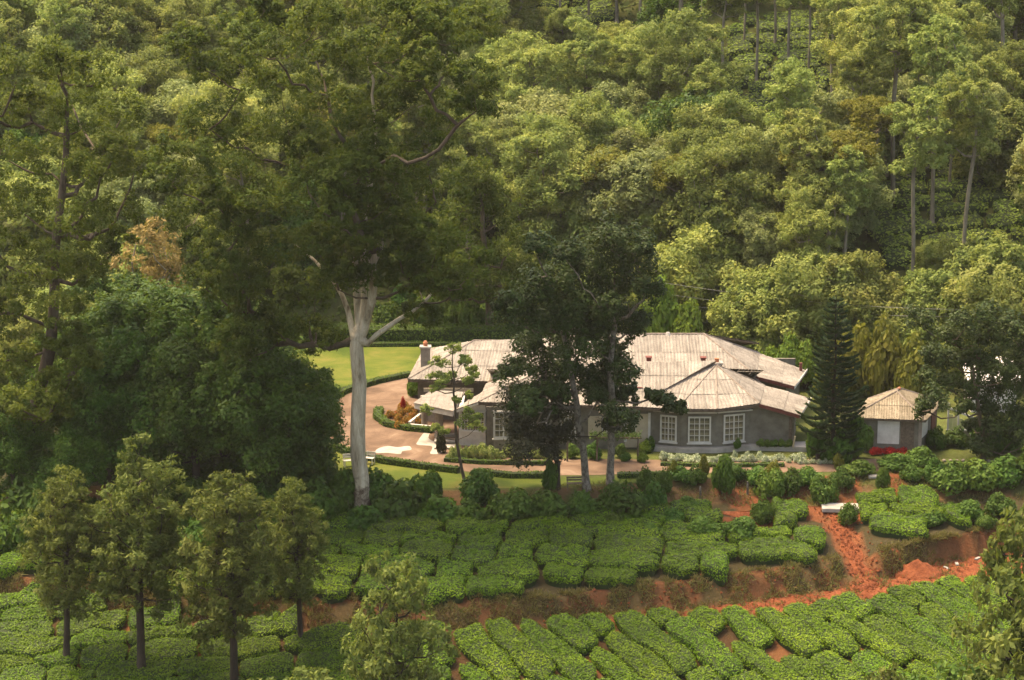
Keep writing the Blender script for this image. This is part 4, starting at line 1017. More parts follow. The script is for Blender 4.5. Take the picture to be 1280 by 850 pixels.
hedge(pxline([(474, 514), (472, 524), (484, 533), (510, 538), (540, 541)]), 0.6, 0.4, 'clipped hedge ringing the orange driveway bed')
hedge(pxline([(404, 503), (430, 491), (470, 479), (514, 470)]), 0.7, 0.4, 'low flowering border hedge between lawn and driveway', 'hedge', 80)
hedge(pxline([(556, 577), (600, 580), (650, 581), (690, 581)]), 0.4, 0.3, 'low dark edging hedge below the left window border')
hedge(pxline([(826, 582), (900, 584), (980, 583)]), 0.4, 0.25, 'low dark edging hedge below the white flower border')

# ================================================================== TREES
NEARB = [
 # main eucalyptus clumps (px, py, r)
]
main_cl = [(430, 5, 42), (490, 15, 36), (388, 40, 40), (345, 60, 42), (300, 100, 42), (352, 112, 36), (405, 88, 40), (460, 62, 38), (505, 75, 34), (262, 150, 38), (228, 190, 40),
 (310, 172, 44), (365, 165, 38), (415, 140, 40), (468, 128, 36), (520, 120, 34), (275, 225, 44), (330, 245, 44), (232, 272, 40), (285, 300, 44), (345, 310, 40), (258, 352, 34), (310, 360, 36),
 (390, 235, 40), (432, 216, 42), (485, 215, 44), (535, 190, 40), (545, 240, 44), (432, 300, 36), (395, 300, 30), (495, 270, 36), (545, 300, 40), (380, 372, 32), (345, 405, 34), (392, 420, 36), (515, 345, 30), (560, 350, 34), (300, 425, 34),
 (450, 175, 34), (560, 60, 40), (590, 95, 32), (540, 30, 38), (565, 140, 34), (595, 30, 34), (525, 395, 28), (470, 340, 26), (365, 350, 30), (300, 40, 36), (270, 85, 32), (418, 335, 24, -3), (500, 318, 26, -3), (455, 296, 26, -4), (486, 250, 28, -4), (440, 250, 28, -4), (515, 285, 28, -3), (470, 200, 28, -4)]
base = G(453, 648)
custom_tree('eucalyptus_tree', base, [(451, 600), (447, 540), (449, 480), (446, 435), (448, 408)], base.y, main_cl, 21, 'euc', 'bark_white', 0.54,
            'towering eucalyptus with thick pale peeling trunk beside the driveway lawn', nsub=24, nleaf=60, L=0.33, W=0.12, droop=0.55, up=0.6, dspread=6.5, extra=45, power=0.60, kfrac=0.82, subr=0.30, fill=0.72, flat=0.72, jitter=0.08,
            limbs=[[(447, 432, 0), (438, 390, 0.5), (418, 350, 1), (392, 325, 2), (360, 300, 3)], [(448, 425, 0), (454, 375, 0), (452, 320, 1), (460, 250, 1), (470, 180, 1), (464, 100, 1), (455, 40, 1)],
                   [(448, 430, 0), (464, 375, -1), (466, 330, -1.5), (480, 290, -2), (496, 245, -1.5)], [(449, 440, 0), (470, 418, -0.5), (500, 398, 0), (530, 378, 1), (560, 345, 2)],
                   [(452, 320, 1), (430, 250, 1), (412, 205, 0)]])
left_cl = [(20, 90, 40), (75, 75, 36), (120, 90, 38), (40, 140, 42), (100, 150, 42), (150, 140, 34), (10, 190, 36), (65, 205, 42), (125, 210, 40), (168, 205, 30), (30, 255, 42), (90, 270, 42), (145, 265, 36), (0, 310, 36), (50, 325, 40), (110, 320, 36), (20, 380, 36), (75, 385, 34), (0, 440, 40), (40, 450, 34), (90, 440, 30), (10, 510, 36), (60, 510, 34), (-30, 250, 40), (-40, 380, 40), (-30, 130, 40), (150, 300, 24)]
base = G(40, 612)
custom_tree('eucalyptus_tree', base, [(42, 560), (46, 500), (62, 440), (66, 380), (70, 320), (80, 220), (85, 120)], base.y, left_cl, 22, 'euc_left', 'bark_brown', 0.42,
            'tall olive green eucalyptus with dark leaning trunk left of the straw coloured tree', nsub=22, nleaf=60, L=0.32, W=0.12, droop=0.5, dspread=4.5, extra=14, subr=0.30, fill=0.7, flat=0.72, up=0.6)
rg = [(585, 225, 34), (620, 270, 36), (575, 275, 34), (640, 305, 30), (600, 315, 36), (565, 330, 30), (630, 350, 30), (590, 365, 28), (650, 335, 24), (555, 285, 30), (610, 235, 26), (545, 360, 30)]
base = Vector((P(612, 408, y=206).x, 207.5, 0.1))
custom_tree('feathery_tree', base, [(612, 375), (610, 340), (604, 290), (600, 240)], base.y, rg, 23, 'euc', 'bark_brown', 0.35, 'feathery drooping tree behind the long clipped hedge', nsub=15, nleaf=66, L=0.38, W=0.12, droop=0.9, dspread=3, extra=8, subr=0.42)
# trees before the bungalow
def lit(v): return v
RSC = 1.22
base = G(763, 606)
custom_tree('shade_tree', base, [(764, 560), (765, 500), (763, 450), (770, 400), (768, 340)], base.y,
            [(760, 300, 26), (790, 308, 24), (735, 330, 26), (800, 335, 24), (770, 335, 26), (745, 365, 26), (785, 370, 26), (808, 365, 18), (725, 375, 24), (765, 400, 26), (790, 405, 18), (740, 420, 24), (765, 440, 20), (780, 465, 17), (755, 478, 16), (785, 492, 13), (745, 495, 12), (830, 503, 13, -1), (848, 510, 8, -1), (815, 495, 9, -1)], 24, 'dark', 'bark_lichen', 0.24,
            'dark leafy tree with straight lichen spotted trunk and one low leafy side branch', nsub=18, nleaf=80, L=0.24, W=0.14, droop=0.0, dspread=2.2, extra=9, subr=0.40, flat=0.95, fill=0.4)
base = G(734, 612)
custom_tree('shade_tree', base, [(730, 570), (724, 530), (718, 490), (708, 440), (700, 390)], base.y,
            [(690, 345, 24), (665, 365, 24), (700, 375, 26), (680, 400, 26), (655, 400, 22), (715, 400, 24), (690, 430, 28), (660, 435, 24), (720, 440, 24), (645, 465, 20), (680, 465, 26), (710, 475, 24), (660, 490, 22), (735, 470, 16), (695, 495, 18), (705, 330, 18), (740, 390, 18)], 25, 'dark', 'bark_lichen', 0.24,
            'dark leafy tree with lichen spotted bent trunk before the bungalow', nsub=18, nleaf=80, L=0.24, W=0.14, droop=0.0, dspread=2.2, extra=9, subr=0.40, flat=0.95, fill=0.4)
base = G(697, 610)
custom_tree('bronze_tree', base, [(697, 580), (690, 550), (676, 520)], base.y,
            [(650, 500, 22), (678, 492, 20), (640, 525, 20), (665, 525, 24), (692, 520, 20), (705, 540, 16), (650, 545, 18), (680, 548, 18), (700, 500, 14), (690, 566, 12)], 26, 'purple', 'bark_dark', 0.17,
            'small bronze leaved tree with dense round crown under the dark shade trees', nsub=18, nleaf=70, L=0.2, W=0.12, droop=0.0, dspread=1.1, extra=4, subr=0.46, flat=0.95, fill=0.2)
RSC = 1.0
base = G(582, 601)
custom_tree('sapling', base, [(574, 570), (569, 530), (568, 490), (566, 460), (566, 440)], base.y,
            [(566, 435, 11), (550, 452, 12), (580, 450, 11), (545, 470, 12), (590, 462, 9), (562, 470, 10), (586, 475, 8), (545, 485, 8), (583, 525, 13), (595, 532, 11), (572, 500, 7), (598, 520, 8), (556, 540, 6)], 27, 'forest', 'bark_brown', 0.10,
            'thin crooked sapling with sparse foliage before the left roof', nsub=13, nleaf=34, L=0.2, W=0.085, droop=0.2, dspread=0.9, extra=8, twigs=True)
# Cook pine
def cook_pine():
    b = G(1040, 577); rng = np.random.default_rng(31); H = 12.1; m = MB(); pos = []; nr = []; ax = []
    m.tube([(0.05 * math.sin(z), 0.05 * math.cos(z * 1.3), z - 0.2) for z in np.linspace(0, H, 14)], [0.17 * (1 - z / H) + 0.02 for z in np.linspace(0, H, 14)], 8)
    z = 1.0
    while z < H - 0.15:
        t = z / H; Lb = 2.95 * (1 - t) ** 0.78 * min(1, 0.75 + t) + 0.12; k = 6 if t < 0.85 else 4; a0 = rng.uniform(0, 6.28)
        for i in range(k):
            a = a0 + 2 * math.pi * i / k + rng.uniform(-0.25, 0.25); Lr = Lb * rng.uniform(0.7, 1.12); d = np.array([math.cos(a), math.sin(a), 0])
            if rng.random() < 0.08: continue
            pts = [np.array([0, 0, z]) + d * Lr * s + np.array([0, 0, -0.16 * Lr * math.sin(s * 2.6) + 0.20 * Lr * s * s]) for s in np.linspace(0, 1, 5)]
            m.tube(pts, [0.035, 0.03, 0.025, 0.018, 0.01], 4, cap=False)
            n = int(60 * Lr) + 14; s = rng.uniform(0.12, 1.0, n) ** 0.8; kk = np.minimum(3, (s * 4).astype(int)); P0 = np.array(pts)
            base_ = P0[kk] + (P0[kk + 1] - P0[kk]) * (s * 4 - kk)[:, None]; side = np.cross(d, [0, 0, 1])
            w = rng.uniform(-1, 1, size=(n, 1)) * 0.24 * np.minimum(1, Lr) * (1 - 0.5 * s[:, None])
            pos.append(base_ + side * w + np.array([0, 0, 0.05])); ax.append(unit(d[None, :] * 0.9 + side * np.sign(w) * 0.8 + np.array([0, 0, 0.55]) + rng.normal(size=(n, 3)) * 0.2))
        z += 0.62 - 0.22 * t
    pos = np.vstack(pos); ax = np.vstack(ax); n = len(pos); nn = unit(rng.normal(size=(n, 3)) * 0.5 + np.array([0, 0, 1])); bb = unit(np.cross(nn, ax))
    V = []; 
    for off in (0, 1):
        b2 = unit(np.cross(bb, ax)) if off else bb
        l = ax * 0.36 * rng.uniform(0.7, 1.2, size=(n, 1)); w = b2 * 0.055
        V.append(np.stack([pos, pos + l * 0.5 + w, pos + l, pos + l * 0.5 - w], 1).reshape(-1, 3))
    V = np.vstack(V); f = np.arange(len(V), dtype=np.int32).reshape(-1, 4)
    e = empty('conifer', b); tag(e, 'tall narrow dark conifer with upswept tiers between bungalow and outbuilding', 'tree')
    link('trunk', mesh_py('trunk', m.v, m.f, 'bark_dark', True), e); link('crown', mesh_np('crown', V, f, 'pine'), e)
cook_pine()
for q in [(1072, 574, 46, 50), (1022, 574, 40, 42), (1050, 578, 50, 40)]: shrub('dark', *q, 'dense dark bush crowding the foot of the conifer', 'bushes at the conifer foot')
RSC = 1.0
base = G(1228, 577)
custom_tree('round_tree', base, [(1231, 555), (1226, 530), (1222, 500), (1215, 460)], base.y,
            [(1210, 400, 22), (1240, 402, 24), (1185, 420, 22), (1265, 415, 22), (1215, 425, 24), (1170, 445, 20), (1195, 450, 24), (1235, 445, 26), (1268, 450, 24), (1290, 435, 24), (1160, 470, 16), (1185, 480, 22), (1215, 485, 22), (1250, 485, 24), (1280, 480, 24), (1235, 512, 20), (1265, 515, 22), (1205, 508, 14), (1295, 510, 22), (1245, 535, 16), (1275, 540, 18), (1215, 530, 10)], 32, 'dark', 'bark_brown', 0.2,
            'round dense dark green tree right of the outbuilding', nsub=18, nleaf=76, L=0.22, W=0.13, droop=0.0, dspread=2.4, extra=10, subr=0.44, flat=0.95, fill=0.2)
RSC = 1.0
# understory broadleaf trees at the left
DK = [gen_tree(60 + i, 12, 4.6, 6.0, 46, 1.5, 'deep', 'bark_dark', 0.28, 16, 66, 0.28, 0.16, zmin=-0.98, shell=0.3, flat=0.9, subr=0.44, cz=6.0) for i in range(2)]
for k, (px, py, s, d) in enumerate([(330, 640, 1.0, 0), (245, 650, 0.95, 2), (165, 640, 0.9, 3), (375, 628, 0.72, 3), (285, 640, 1.12, 6), (205, 640, 1.1, 8), (110, 640, 0.9, 7), (20, 650, 0.6, 2), (90, 650, 0.55, 0)]):
    g = G(px, py); x, y = g.x * (1 + d / g.y), g.y + d
    place(DK[k % 2], 'broadleaf_tree', (x, y, ground(x, y)), s, k * 1.9, 'dense deep green broadleaf tree in the dark grove left of the pale eucalyptus', 'dark grove left of the great eucalyptus')
# bright green and straw trees in the left grove
LG = gen_tree(66, 9, 3.4, 3.6, 24, 1.3, 'lime', 'bark_brown', 0.18, 10, 34, 0.3, 0.16, zmin=-0.9)
ST = gen_tree(67, 12, 2.8, 3.8, 22, 1.2, 'straw', 'bark_grey', 0.18, 9, 32, 0.34, 0.12, droop=0.4)
p = P(140, 520, y=172); place(DK[1], 'broadleaf_tree', (p.x, 176, 0), 1.0, 0.7, 'mid green leafy tree under the straw coloured tree')
q = P(192, 268, y=184); k_ = (q.z + 0.2) / ST.H; place(ST, 'straw_tree', (q.x, 184, -0.1), (k_ * 0.9, k_ * 0.9, k_), 0.3, 'straw coloured dry leaved tree among the green trees at left')
q = P(112, 392, y=174); k_ = (q.z + 0.2) / LG.H; place(LG, 'bright_tree', (q.x, 174, -0.1), (k_ * 0.95, k_ * 0.95, k_), 1.3, 'fresh bright green tree under the straw coloured tree')
p = P(265, 400, y=225); place(ST, 'straw_tree', (p.x, 228, ground(p.x, 228)), 0.8, 2.0, 'small pale yellowish tree glimpsed behind the dark grove')
# slim trees in the lower tea field
OK_ = [gen_tree(70 + i, 13.4, 3.2, 5.0, 60, 1.0, 'oak', 'bark_dark', 0.2, 10, 34, 0.30, 0.09, droop=0.25, flat=0.9, up=0.3, zmin=-0.98, shell=0.2, top=0.55, twigs=True, split=0.85, wob=0.15) for i in range(3)]
for k, (px, py, top, label) in enumerate([(83, 832, 562, 'slim silver oak with dark trunk in the lower tea, far left of its row'), (177, 846, 538, 'slim silver oak with full olive crown, second along the row in the lower tea'), (293, 872, 548, 'broad crowned silver oak with straight dark trunk in the lower tea'), (376, 806, 578, 'slender silver oak near the red bank, its trunk hidden in low branches')]):
    g = G(px, py); s = (py - top) * g.y / FOC / 13.4 * 1.03
    e_ = place(OK_[k % 3], 'silver_oak', g, (s * (0.95, 1.12, 1.2, 0.9)[k], s, s * (1.0, 1.04, 0.98, 1.0)[k]), k * 2.1 + 0.4, label); e_.rotation_euler.y = (0.035, -0.02, 0.012, -0.04)[k]
def fore(px, pytop, dist, H, T, label, s=1.0, rz=0.0, name='foreground_tree'):
    q = P(px, pytop, y=dist); e = place(T, name, (q.x, dist, q.z - H), (H / T.H * s, H / T.H * s, H / T.H), rz, label); return e
def on_ground_tree(px, pytop, y, T, label, wide=1.0, rz=0.0, name='foreground_tree'):
    q = P(px, pytop, y=y); z0 = ground(q.x, y); H = q.z - z0
    place(T, name, (q.x, y, z0), (H / T.H * wide, H / T.H * wide, H / T.H), rz, label)
YG = [gen_tree(80 + i, 9, 2.6, 4.0, 34, 0.95, mt, 'bark_dark', 0.12, 9, 30, 0.26, 0.11, droop=0.15, flat=0.85, up=0.35, zmin=-0.98, shell=0.25, top=0.7, twigs=True, split=0.8) for i, mt in enumerate(['oak', 'deep', 'oak'])]
on_ground_tree(495, 660, 130, YG[0], 'bushy young olive tree rising over the road bank left of the slanting tea', 0.72, 0.6)
on_ground_tree(360, 812, 124, YG[2], 'leafy tree top poking up below the slim silver oaks', 1.1, 2.0)
on_ground_tree(640, 818, 122, YG[0], 'olive tree top rising from below the slanting tea rows', 0.9, 3.0)
on_ground_tree(1292, 560, 126, YG[2], 'tall yellowish olive tree hanging over the end of the red road', 0.62, 1.0)
on_ground_tree(1345, 640, 120, YG[0], 'olive branches leaning in over the road end behind the dark treetop', 0.9, 4.0)
on_ground_tree(1205, 790, 118, YG[1], 'dark green tree top below the road end', 0.95, 1.7)
on_ground_tree(1130, 800, 122, YG[2], 'small yellowish treetop beside the dark green treetop', 0.8, 5.0)

# ------------------------------------------------------------------ forest on the hillside
FT = {}
FT['dome'] = [gen_tree(100 + i, 17 + i, 5.0 + 0.5 * i, 6.2 + 0.4 * i, 46, 1.75, 'forest', 'bark_grey', 0.26, 15, 52, 0.38, 0.15, droop=0.45, flat=0.65, up=0.55, zmin=-0.95, shell=0.4, subr=0.42, cz=9.5 + 0.5 * i) for i in range(4)]
FT['grey'] = [gen_tree(110 + i, 16, 5.2, 6.4, 46, 1.6, 'forest_grey', 'bark_grey', 0.28, 14, 52, 0.36, 0.16, flat=0.8, zmin=-0.98, shell=0.35, subr=0.42, cz=8.2) for i in range(3)]
FT['tall'] = [gen_tree(120 + i, 22, 3.8, 5.0, 26, 1.4, 'forest', 'bark_grey', 0.2, 13, 42, 0.38, 0.15, droop=0.4, flat=0.6, up=0.5, zmin=-0.7, shell=0.45, wob=0.6) for i in range(2)]
FT['low'] = [gen_tree(135 + i, 9, 4.4, 4.4, 36, 1.5, 'forest', 'bark_grey', 0.2, 14, 50, 0.34, 0.16, zmin=-0.98, shell=0.35, flat=0.85, subr=0.42, cz=4.4) for i in range(2)]
FT['dark'] = [gen_tree(130, 14, 4.6, 5.6, 32, 1.6, 'deep', 'bark_dark', 0.25, 14, 50, 0.36, 0.18, zmin=-0.95, shell=0.3, flat=0.9, subr=0.42)]
FT['gold'] = [gen_tree(140, 18, 5.6, 2.6, 26, 1.6, 'yellow', 'bark_grey', 0.24, 14, 50, 0.38, 0.15, droop=0.3, flat=0.5, up=0.6, zmin=-0.3)]
LAB = {'low': ('low bushy olive tree', 'low bushy trees'), 'dome': ('dome crowned olive green tree', 'dome crowned trees'), 'grey': ('grey green spreading tree', 'grey green trees'),
       'tall': ('tall slender tree with bare pale trunk', 'tall slender trees'), 'dark': ('dark green dense tree', 'dark trees'), 'gold': ('flat topped golden green tree', 'golden trees')}
frnd = random.Random(9)
def forest_tree(kind, px, py, s=1.0, loc=None):
    g = loc or G(px, py); T = FT[kind][frnd.randrange(len(FT[kind]))]
    qx, qy = proj(g.x, g.y, g.z)
    if qy < 130: w = ' high on the hill around the tea clearing' if qx > 800 else ' high on the hill above the bungalow' if qx > 560 else ' high on the hill behind the great eucalyptus'
    elif qx < 430: w = ' on the slope behind the dark grove'
    elif qx < 660: w = ' on the slope behind the long clipped hedge'
    elif qx < 1010: w = ' on the slope behind the bungalow roofs'
    else: w = ' on the slope behind the outbuilding'
    big = g.y > 0 and s > 0.97
    place(T, {'low': 'bushy_tree', 'dome': 'dome_tree', 'grey': 'spreading_tree', 'tall': 'slender_tree', 'dark': 'dark_tree', 'gold': 'golden_tree'}[kind], g - Vector((0, 0, 0.2)), s * frnd.uniform(0.85, 1.15), frnd.uniform(0, 6.28), LAB[kind][0] + w, LAB[kind][1] + w)
def in_gap(a, b, k=1.0):
    for (cx_, cy_, rx, ry) in [(965, 95, 60, 50), (1190, 300, 85, 55), (715, 20, 42, 28)]:
        if ((a - cx_) / rx / k) ** 2 + ((b - cy_) / ry / k) ** 2 < 1: return True
    return False
for r, py in enumerate([-60, -22, 16, 54, 92, 130, 168, 206, 244, 282, 320, 355, 388]):
    for cidx in range(24):
        px = -50 + cidx * 59 + (30 if r % 2 else 0) + frnd.uniform(-20, 20); b = py + frnd.uniform(-14, 14)
        if in_gap(px, b) or (py > 340 and 380 < px < 660): continue
        if py > 370 and (660 < px < 1010): b -= 20
        # crown must not bury the tea clearings: thin the trees that stand just below them
        if any(in_gap(px, b - k_, 1.3) for k_ in (20, 45, 70, 95, 120)):
            if frnd.random() < 0.5: forest_tree('low', px, b, 0.5)
            continue
        q = frnd.random(); kind = 'dome' if q < 0.48 else 'grey' if q < 0.76 else 'tall' if q < 0.88 else 'dark' if q < 0.93 else 'gold'
        forest_tree(kind, px, b, frnd.choice([0.55, 0.68, 0.72, 0.78, 0.9]))
for px, b in [(930, 60), (945, 110), (968, 62), (985, 120), (1010, 95), (1140, 362), (1205, 345), (1165, 280), (700, 35), (735, 28), (1040, 140), (905, 130)]: forest_tree('tall', px, b, 0.85 if b > 200 else 0.65)
for k in range(20):          # bushy forest edge
    px = 660 + k * 34 + frnd.uniform(-10, 10); x = P(px, 400, y=200).x; y = hill_base(x) + frnd.uniform(2, 9); forest_tree('low', 0, 0, frnd.uniform(0.7, 1.1), Vector((x, y, ground(x, y))))
for k in range(22):
    px = 670 + frnd.uniform(0, 640); b = frnd.uniform(230, 380)
    if not any(in_gap(px, b - k_, 1.2) for k_ in (0, 30, 60, 90)): forest_tree('low', px, b, frnd.uniform(0.8, 1.2))
for k in range(12):
    px = -30 + k * 31; y = 178 + (k * 5) % 13; x = P(px, 480, y=y).x; T = FT['low'][k % 2]; place(T, 'bushy_tree', (x, y, -0.1), frnd.uniform(0.85, 1.1), k * 1.3, 'low bushy tree filling the gaps behind the dark grove', 'low bushy trees behind the dark grove')
for k in range(10):
    px = -20 + k * 42; b = frnd.uniform(330, 400); forest_tree('low', px, b, frnd.uniform(0.9, 1.3))
# undergrowth on the hill floor
def undergrowth():
    rng = np.random.default_rng(77); n = 60000; xs = rng.uniform(-75, 75, n); ys = rng.uniform(0, 1, n) ** 1.3 * 150 + 186
    pos = []
    for x, y in zip(xs, ys):
        if y < hill_base(x) + 2 or m_hill(x, y): continue
        k = mnoise.noise(Vector((x * 0.25, y * 0.25, 0)));
        pos.append((x, y, ground(x, y) + 0.15 + max(0, k) * 1.6 * rng.uniform(0.3, 1)))
    pos = np.array(pos); nr = unit(rng.normal(size=pos.shape) * 0.6 + np.array([0, -0.2, 0.9])); v, f = leaf_quads(pos, nr, 0.75, 0.45, rng)
    o = link('undergrowth', mesh_np('undergrowth', v, f, 'cover')); tag(o, 'low green undergrowth covering the forest floor of the hillside', 'undergrowth', kind='stuff')
undergrowth()
def dry_grass():
    rng = np.random.default_rng(78); pos = []
    for _ in range(30000):
        x = rng.uniform(-36, 38); yb, yc = cy(cB, x), cy(cC, x); y = rng.uniform(yc - 0.1, yb + 0.7)
        if path_d(x, y)[0] < 1.4 or mnoise.noise(Vector((x * 0.8, y * 0.8, 3))) < -0.12: continue
        pos.append((x, y, ground(x, y) + 0.06))
    for _ in range(9000):
        x = rng.uniform(2, 38); a, b = cy(cD, x) - 1.0, cy(cC, x) + 0.2; t = rng.uniform(0, 1); y = a + (b - a) * t
        if mnoise.noise(Vector((x * 0.9, y * 1.6, 13))) < 0.22 - 0.5 * abs(t - 0.5): continue
        pos.append((x, y, ground(x, y) + 0.05))
    for _ in range(9000):
        x = rng.uniform(-10, 38); y = rng.uniform(cy(cT1, x) - 0.5, cy(cT0, x) + 0.3)
        if mnoise.noise(Vector((x * 0.6, y * 0.6, 8))) < 0.05: continue
        pos.append((x, y, ground(x, y) + 0.05))
    pos = np.array(pos); n = len(pos); up = unit(rng.normal(size=(n, 3)) * 0.5 + np.array([0, -0.3, 0.6])); side = unit(np.cross(up, rng.normal(size=(n, 3))))
    h = rng.uniform(0.12, 0.42, size=(n, 1)); v = np.stack([pos - side * 0.03, pos + side * 0.03, pos + up * h + side * 0.012, pos + up * h - side * 0.012], 1).reshape(-1, 3)
    o = link('dry_grass', mesh_np('dry_grass', v, np.arange(4 * n, dtype=np.int32).reshape(n, 4), 'grassleaf')); tag(o, 'dry grass tufts along the red earth banks', 'grass', kind='stuff')
dry_grass()

def clods():
    rng = np.random.default_rng(91); V = []; F_ = []
    oc = np.array([(1, 0, 0), (-1, 0, 0), (0, 1, 0), (0, -1, 0), (0, 0, 1), (0, 0, -0.6)], float); of = [(0, 2, 4), (2, 1, 4), (1, 3, 4), (3, 0, 4), (2, 0, 5), (1, 2, 5), (3, 1, 5), (0, 3, 5)]
    for _ in range(2600):
        if rng.random() < 0.75: x = rng.uniform(2, 38); y = rng.uniform(cy(cD, x) - 0.6, cy(cB, x) + 0.2)
        else: k = rng.uniform(0, 3); i = min(2, int(k)); p = PATH[i].lerp(PATH[i + 1], k - i); x, y = p.x + rng.normal() * 0.7, p.y + rng.normal() * 0.3
        r = 0.03 + 0.09 * rng.random() ** 3; n = len(V)
        V += [tuple(q) for q in oc * r * rng.uniform(0.6, 1.3, size=(6, 1)) + np.array([x, y, ground(x, y) + 0.05 + r * 0.3])]; F_ += [tuple(j + n for j in q) for q in of]
    o = link('soil_clods', mesh_py('soil_clods', V, F_, 'red')); tag(o, 'loose red clods and stones scattered over the road and banks', 'clods', kind='stuff')
clods()
# ================================================================== SMALL THINGS
def soil_heap():
    g = G(1147, 716); rng = np.random.default_rng(5); S, Rn = 22, 7; v = [(0, 0, 0.95)]; f = []
    for r in range(1, Rn + 1):
        for i in range(S):
            a = 2 * math.pi * i / S; rr_ = 1.75 * r / Rn; x, y = rr_ * math.cos(a) * 1.1, rr_ * math.sin(a) * 0.9
            v.append((x, y, 0.95 * (1 - r / Rn) ** 1.25 + 0.28 * mnoise.noise(Vector((x * 2, y * 2, 1))) - (0.35 if r == Rn else 0)))
    f += [(0, 1 + i, 1 + (i + 1) % S) for i in range(S)]
    for r in range(Rn - 1): f += [(1 + r * S + i, 1 + (r + 1) * S + i, 1 + (r + 1) * S + (i + 1) % S, 1 + r * S + (i + 1) % S) for i in range(S)]
    o = link('soil_heap', mesh_py('soil_heap', v, f, 'red', True), None, g); tag(o, 'conical heap of red soil at the foot of the bank on the road', 'soil heap')
soil_heap()
def slab(px0, px1, py, w, h, label, name='concrete_slab', tilt=0.0):
    a, b = G(px0, py), G(px1, py); m = MB(); c = (a + b) / 2; L = (b - a).length
    m.box((0, 0, 0), (L, w, h)); me = mesh_py(name, m.v, m.f, 'concrete'); o = link(name, me, None, (c.x, c.y, c.z + h / 2 - 0.02), math.atan2(b.y - a.y, b.x - a.x)); o.rotation_euler.y = tilt
    md = o.modifiers.new('bevel', 'BEVEL'); md.width = 0.03; tag(o, label, 'slab')
slab(1027, 1087, 637, 1.5, 0.28, 'long white concrete slab at the head of the red soil path')
slab(1085, 1100, 597, 0.5, 0.2, 'small white block beside the drum topiary')
for px, py in [(1183, 711), (1222, 699), (1196, 706)]:
    g = G(px, py); m = MB(); m.box((0, 0, 0.04), (0.55, 0.2, 0.08)); o = link('stone_block', mesh_py('stone_block', m.v, m.f, 'concrete'), None, (g.x, g.y, g.z + 0.03), px * 0.7); tag(o, 'pale stone block lying on the red road', 'stone', 'pale stones on the road')
for i in range(12):
    g = G(1180 + i * 8, 577 + (i % 3)); m = MB(); r_ = 0.13 + 0.03 * (i % 3)
    m.tube([(0, 0, -0.03), (0, 0, 0.06), (0, 0, r_), (0, 0, r_ * 1.4)], [r_ * 0.8, r_ * 1.1, r_, r_ * 0.4], 7); o = link('edging_stone', mesh_py('edging_stone', m.v, m.f, 'wallwarm'), None, g, i); tag(o, 'rough edging stone under the round dark tree', 'stone', 'edging stones under the round tree')
def bench(px, py, L, rz, mat, label, h=0.45):
    g = G(px, py); e = empty('garden_bench', g, rz); tag(e, label, 'bench')
    for k in range(3): q = MB(); q.box((0, -0.16 + 0.16 * k, h), (L, 0.13, 0.04)); q.build('seat_slat', mat, e)
    for k in range(2): q = MB(); q.box((0, 0.24, h + 0.18 + 0.17 * k), (L, 0.035, 0.12)); q.build('backrest_slat', mat, e)
    for sx in (-1, 1):
        for sy in (-1, 1): q = MB(); hh = h if sy < 0 else h + 0.42; q.box((sx * (L / 2 - 0.06), sy * 0.2, hh / 2 - 0.01), (0.06, 0.06, hh)); q.build('leg', mat, e)
bench(436, 583, 0.75, 0.3, 'white', 'white garden chair on the lawn left of the pale trunk')
bench(462, 580, 0.7, -0.4, 'white', 'white garden chair on the lawn right of the pale trunk')
bench(722, 612, 1.5, 0.05, 'timber', 'grey timber bench between the shade tree trunks')
# vine arbour in front of the cream panel
A_ = empty('vine_arbour', P(772, 576, z=0)); tag(A_, 'timber post arbour topped with vines before the cream wall panel', 'arbour'); o_ = A_.location
for px in (709, 746, 797):
    p = P(px, 577, z=0); m = MB(); m.tube([(p.x - o_.x, p.y - o_.y, -0.1), (p.x - o_.x + 0.02, p.y - o_.y, 1.75)], [0.07, 0.06], 7); m.build('post', 'timber', A_)
p, q = P(746, 577, z=0), P(798, 577, z=0)
m = MB(); m.tube([(p.x - o_.x - 0.2, p.y - o_.y, 1.75), (q.x - o_.x + 0.2, q.y - o_.y, 1.72)], 0.06, 6); m.build('crossbeam', 'timber', A_)
rng = np.random.default_rng(3); n = 900; vp = np.stack([rng.uniform(p.x - o_.x - 0.5, q.x - o_.x + 0.2, n), rng.normal(size=n) * 0.25, 1.85 + rng.normal(size=n) * 0.13], 1)
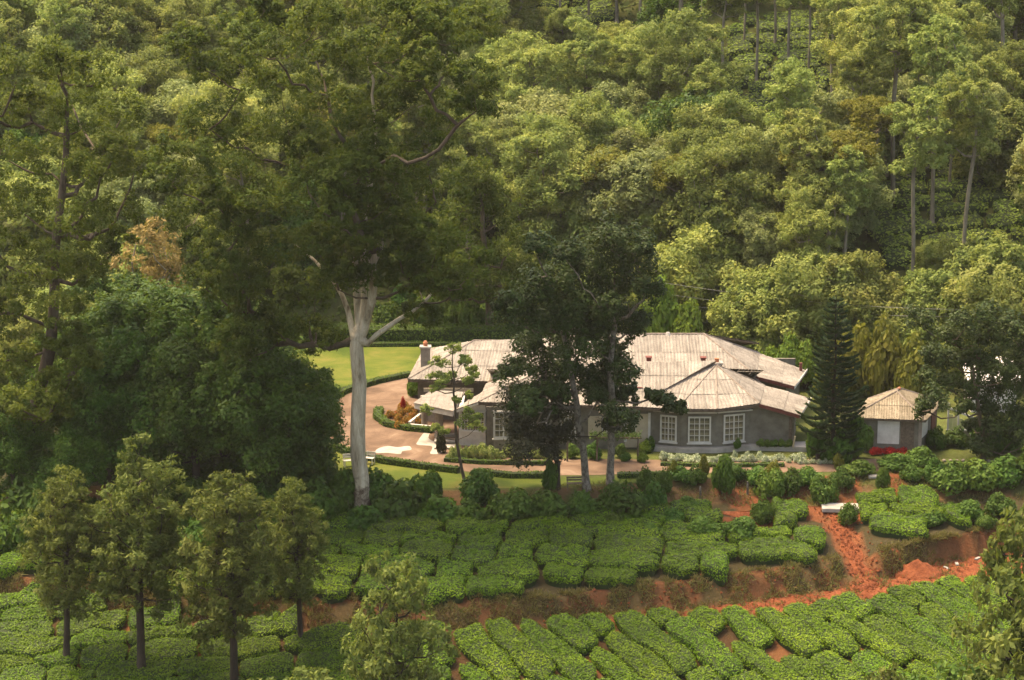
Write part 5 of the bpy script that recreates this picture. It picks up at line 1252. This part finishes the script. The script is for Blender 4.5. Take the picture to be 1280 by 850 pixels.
lv, lf = leaf_quads(vp, unit(rng.normal(size=vp.shape) * 0.6 + np.array([0, -0.2, 0.8])), 0.16, 0.1, rng); link('vine', mesh_np('vine', lv, lf, 'shrub'), A_)
for px, py, h in [(934, 618, 0.9), (1000, 602, 0.8), (875, 622, 0.8)]:
    g = G(px, py); m = MB(); m.tube([(0, 0, -0.2), (0.02, 0, h * 0.5), (0, 0.02, h)], [0.09, 0.08, 0.07], 7); o = link('stake', mesh_py('stake', m.v, m.f, 'bark_lichen'), None, g); tag(o, 'short weathered stump post on the garden bank', 'post', 'stump posts on the bank')
# overhead cables behind the bungalow
for k, (a, b) in enumerate([((820, 352), (1290, 388)), ((820, 366), (1290, 396)), ((830, 378), (1290, 404))]):
    p, q = P(*a, y=200 + k), P(*b, y=187 + k); pts = [p.lerp(q, t) - Vector((0, 0, 0.7 * math.sin(math.pi * t))) for t in np.linspace(0, 1, 14)]
    m = MB(); m.tube(pts, 0.009, 4); o = m.build('power_cable', 'steel'); tag(o, 'thin overhead cable strung behind the bungalow roofs', 'cable', 'overhead cables behind the bungalow')
for (px, py, yy) in [(820, 345, 201), (1290, 384, 188)]:
    t = P(px, py, y=yy); zb = ground(t.x, yy); m = MB(); m.tube([(0, 0, -0.4), (0, 0, t.z - zb + 0.5)], [0.14, 0.1], 8); e = empty('utility_pole', (t.x, yy, zb)); m.build('pole', 'timber', e)
    m = MB(); m.box((0, 0, t.z - zb - 0.1), (0.1, 1.6, 0.1)); m.build('crossarm', 'timber', e); tag(e, 'timber utility pole hidden among trees behind the roofs' if px < 1000 else 'timber utility pole behind the round dark tree', 'pole')

# ================================================================== HAZE
m, nt, out = new_mat('thin_haze'); pv = nt.nodes.new('ShaderNodeVolumePrincipled')
pv.inputs['Color'].default_value = (0.95, 0.93, 0.86, 1); pv.inputs['Density'].default_value = 0.00007; pv.inputs['Anisotropy'].default_value = 0.2
nt.links.new(pv.outputs[0], out.inputs['Volume']); M['haze'] = m
mb = MB(); mb.box((0, 230, 42), (236, 500, 150)); hz = mb.build('haze', 'haze'); tag(hz, 'thin pale haze over the wooded valley', 'haze', kind='stuff')
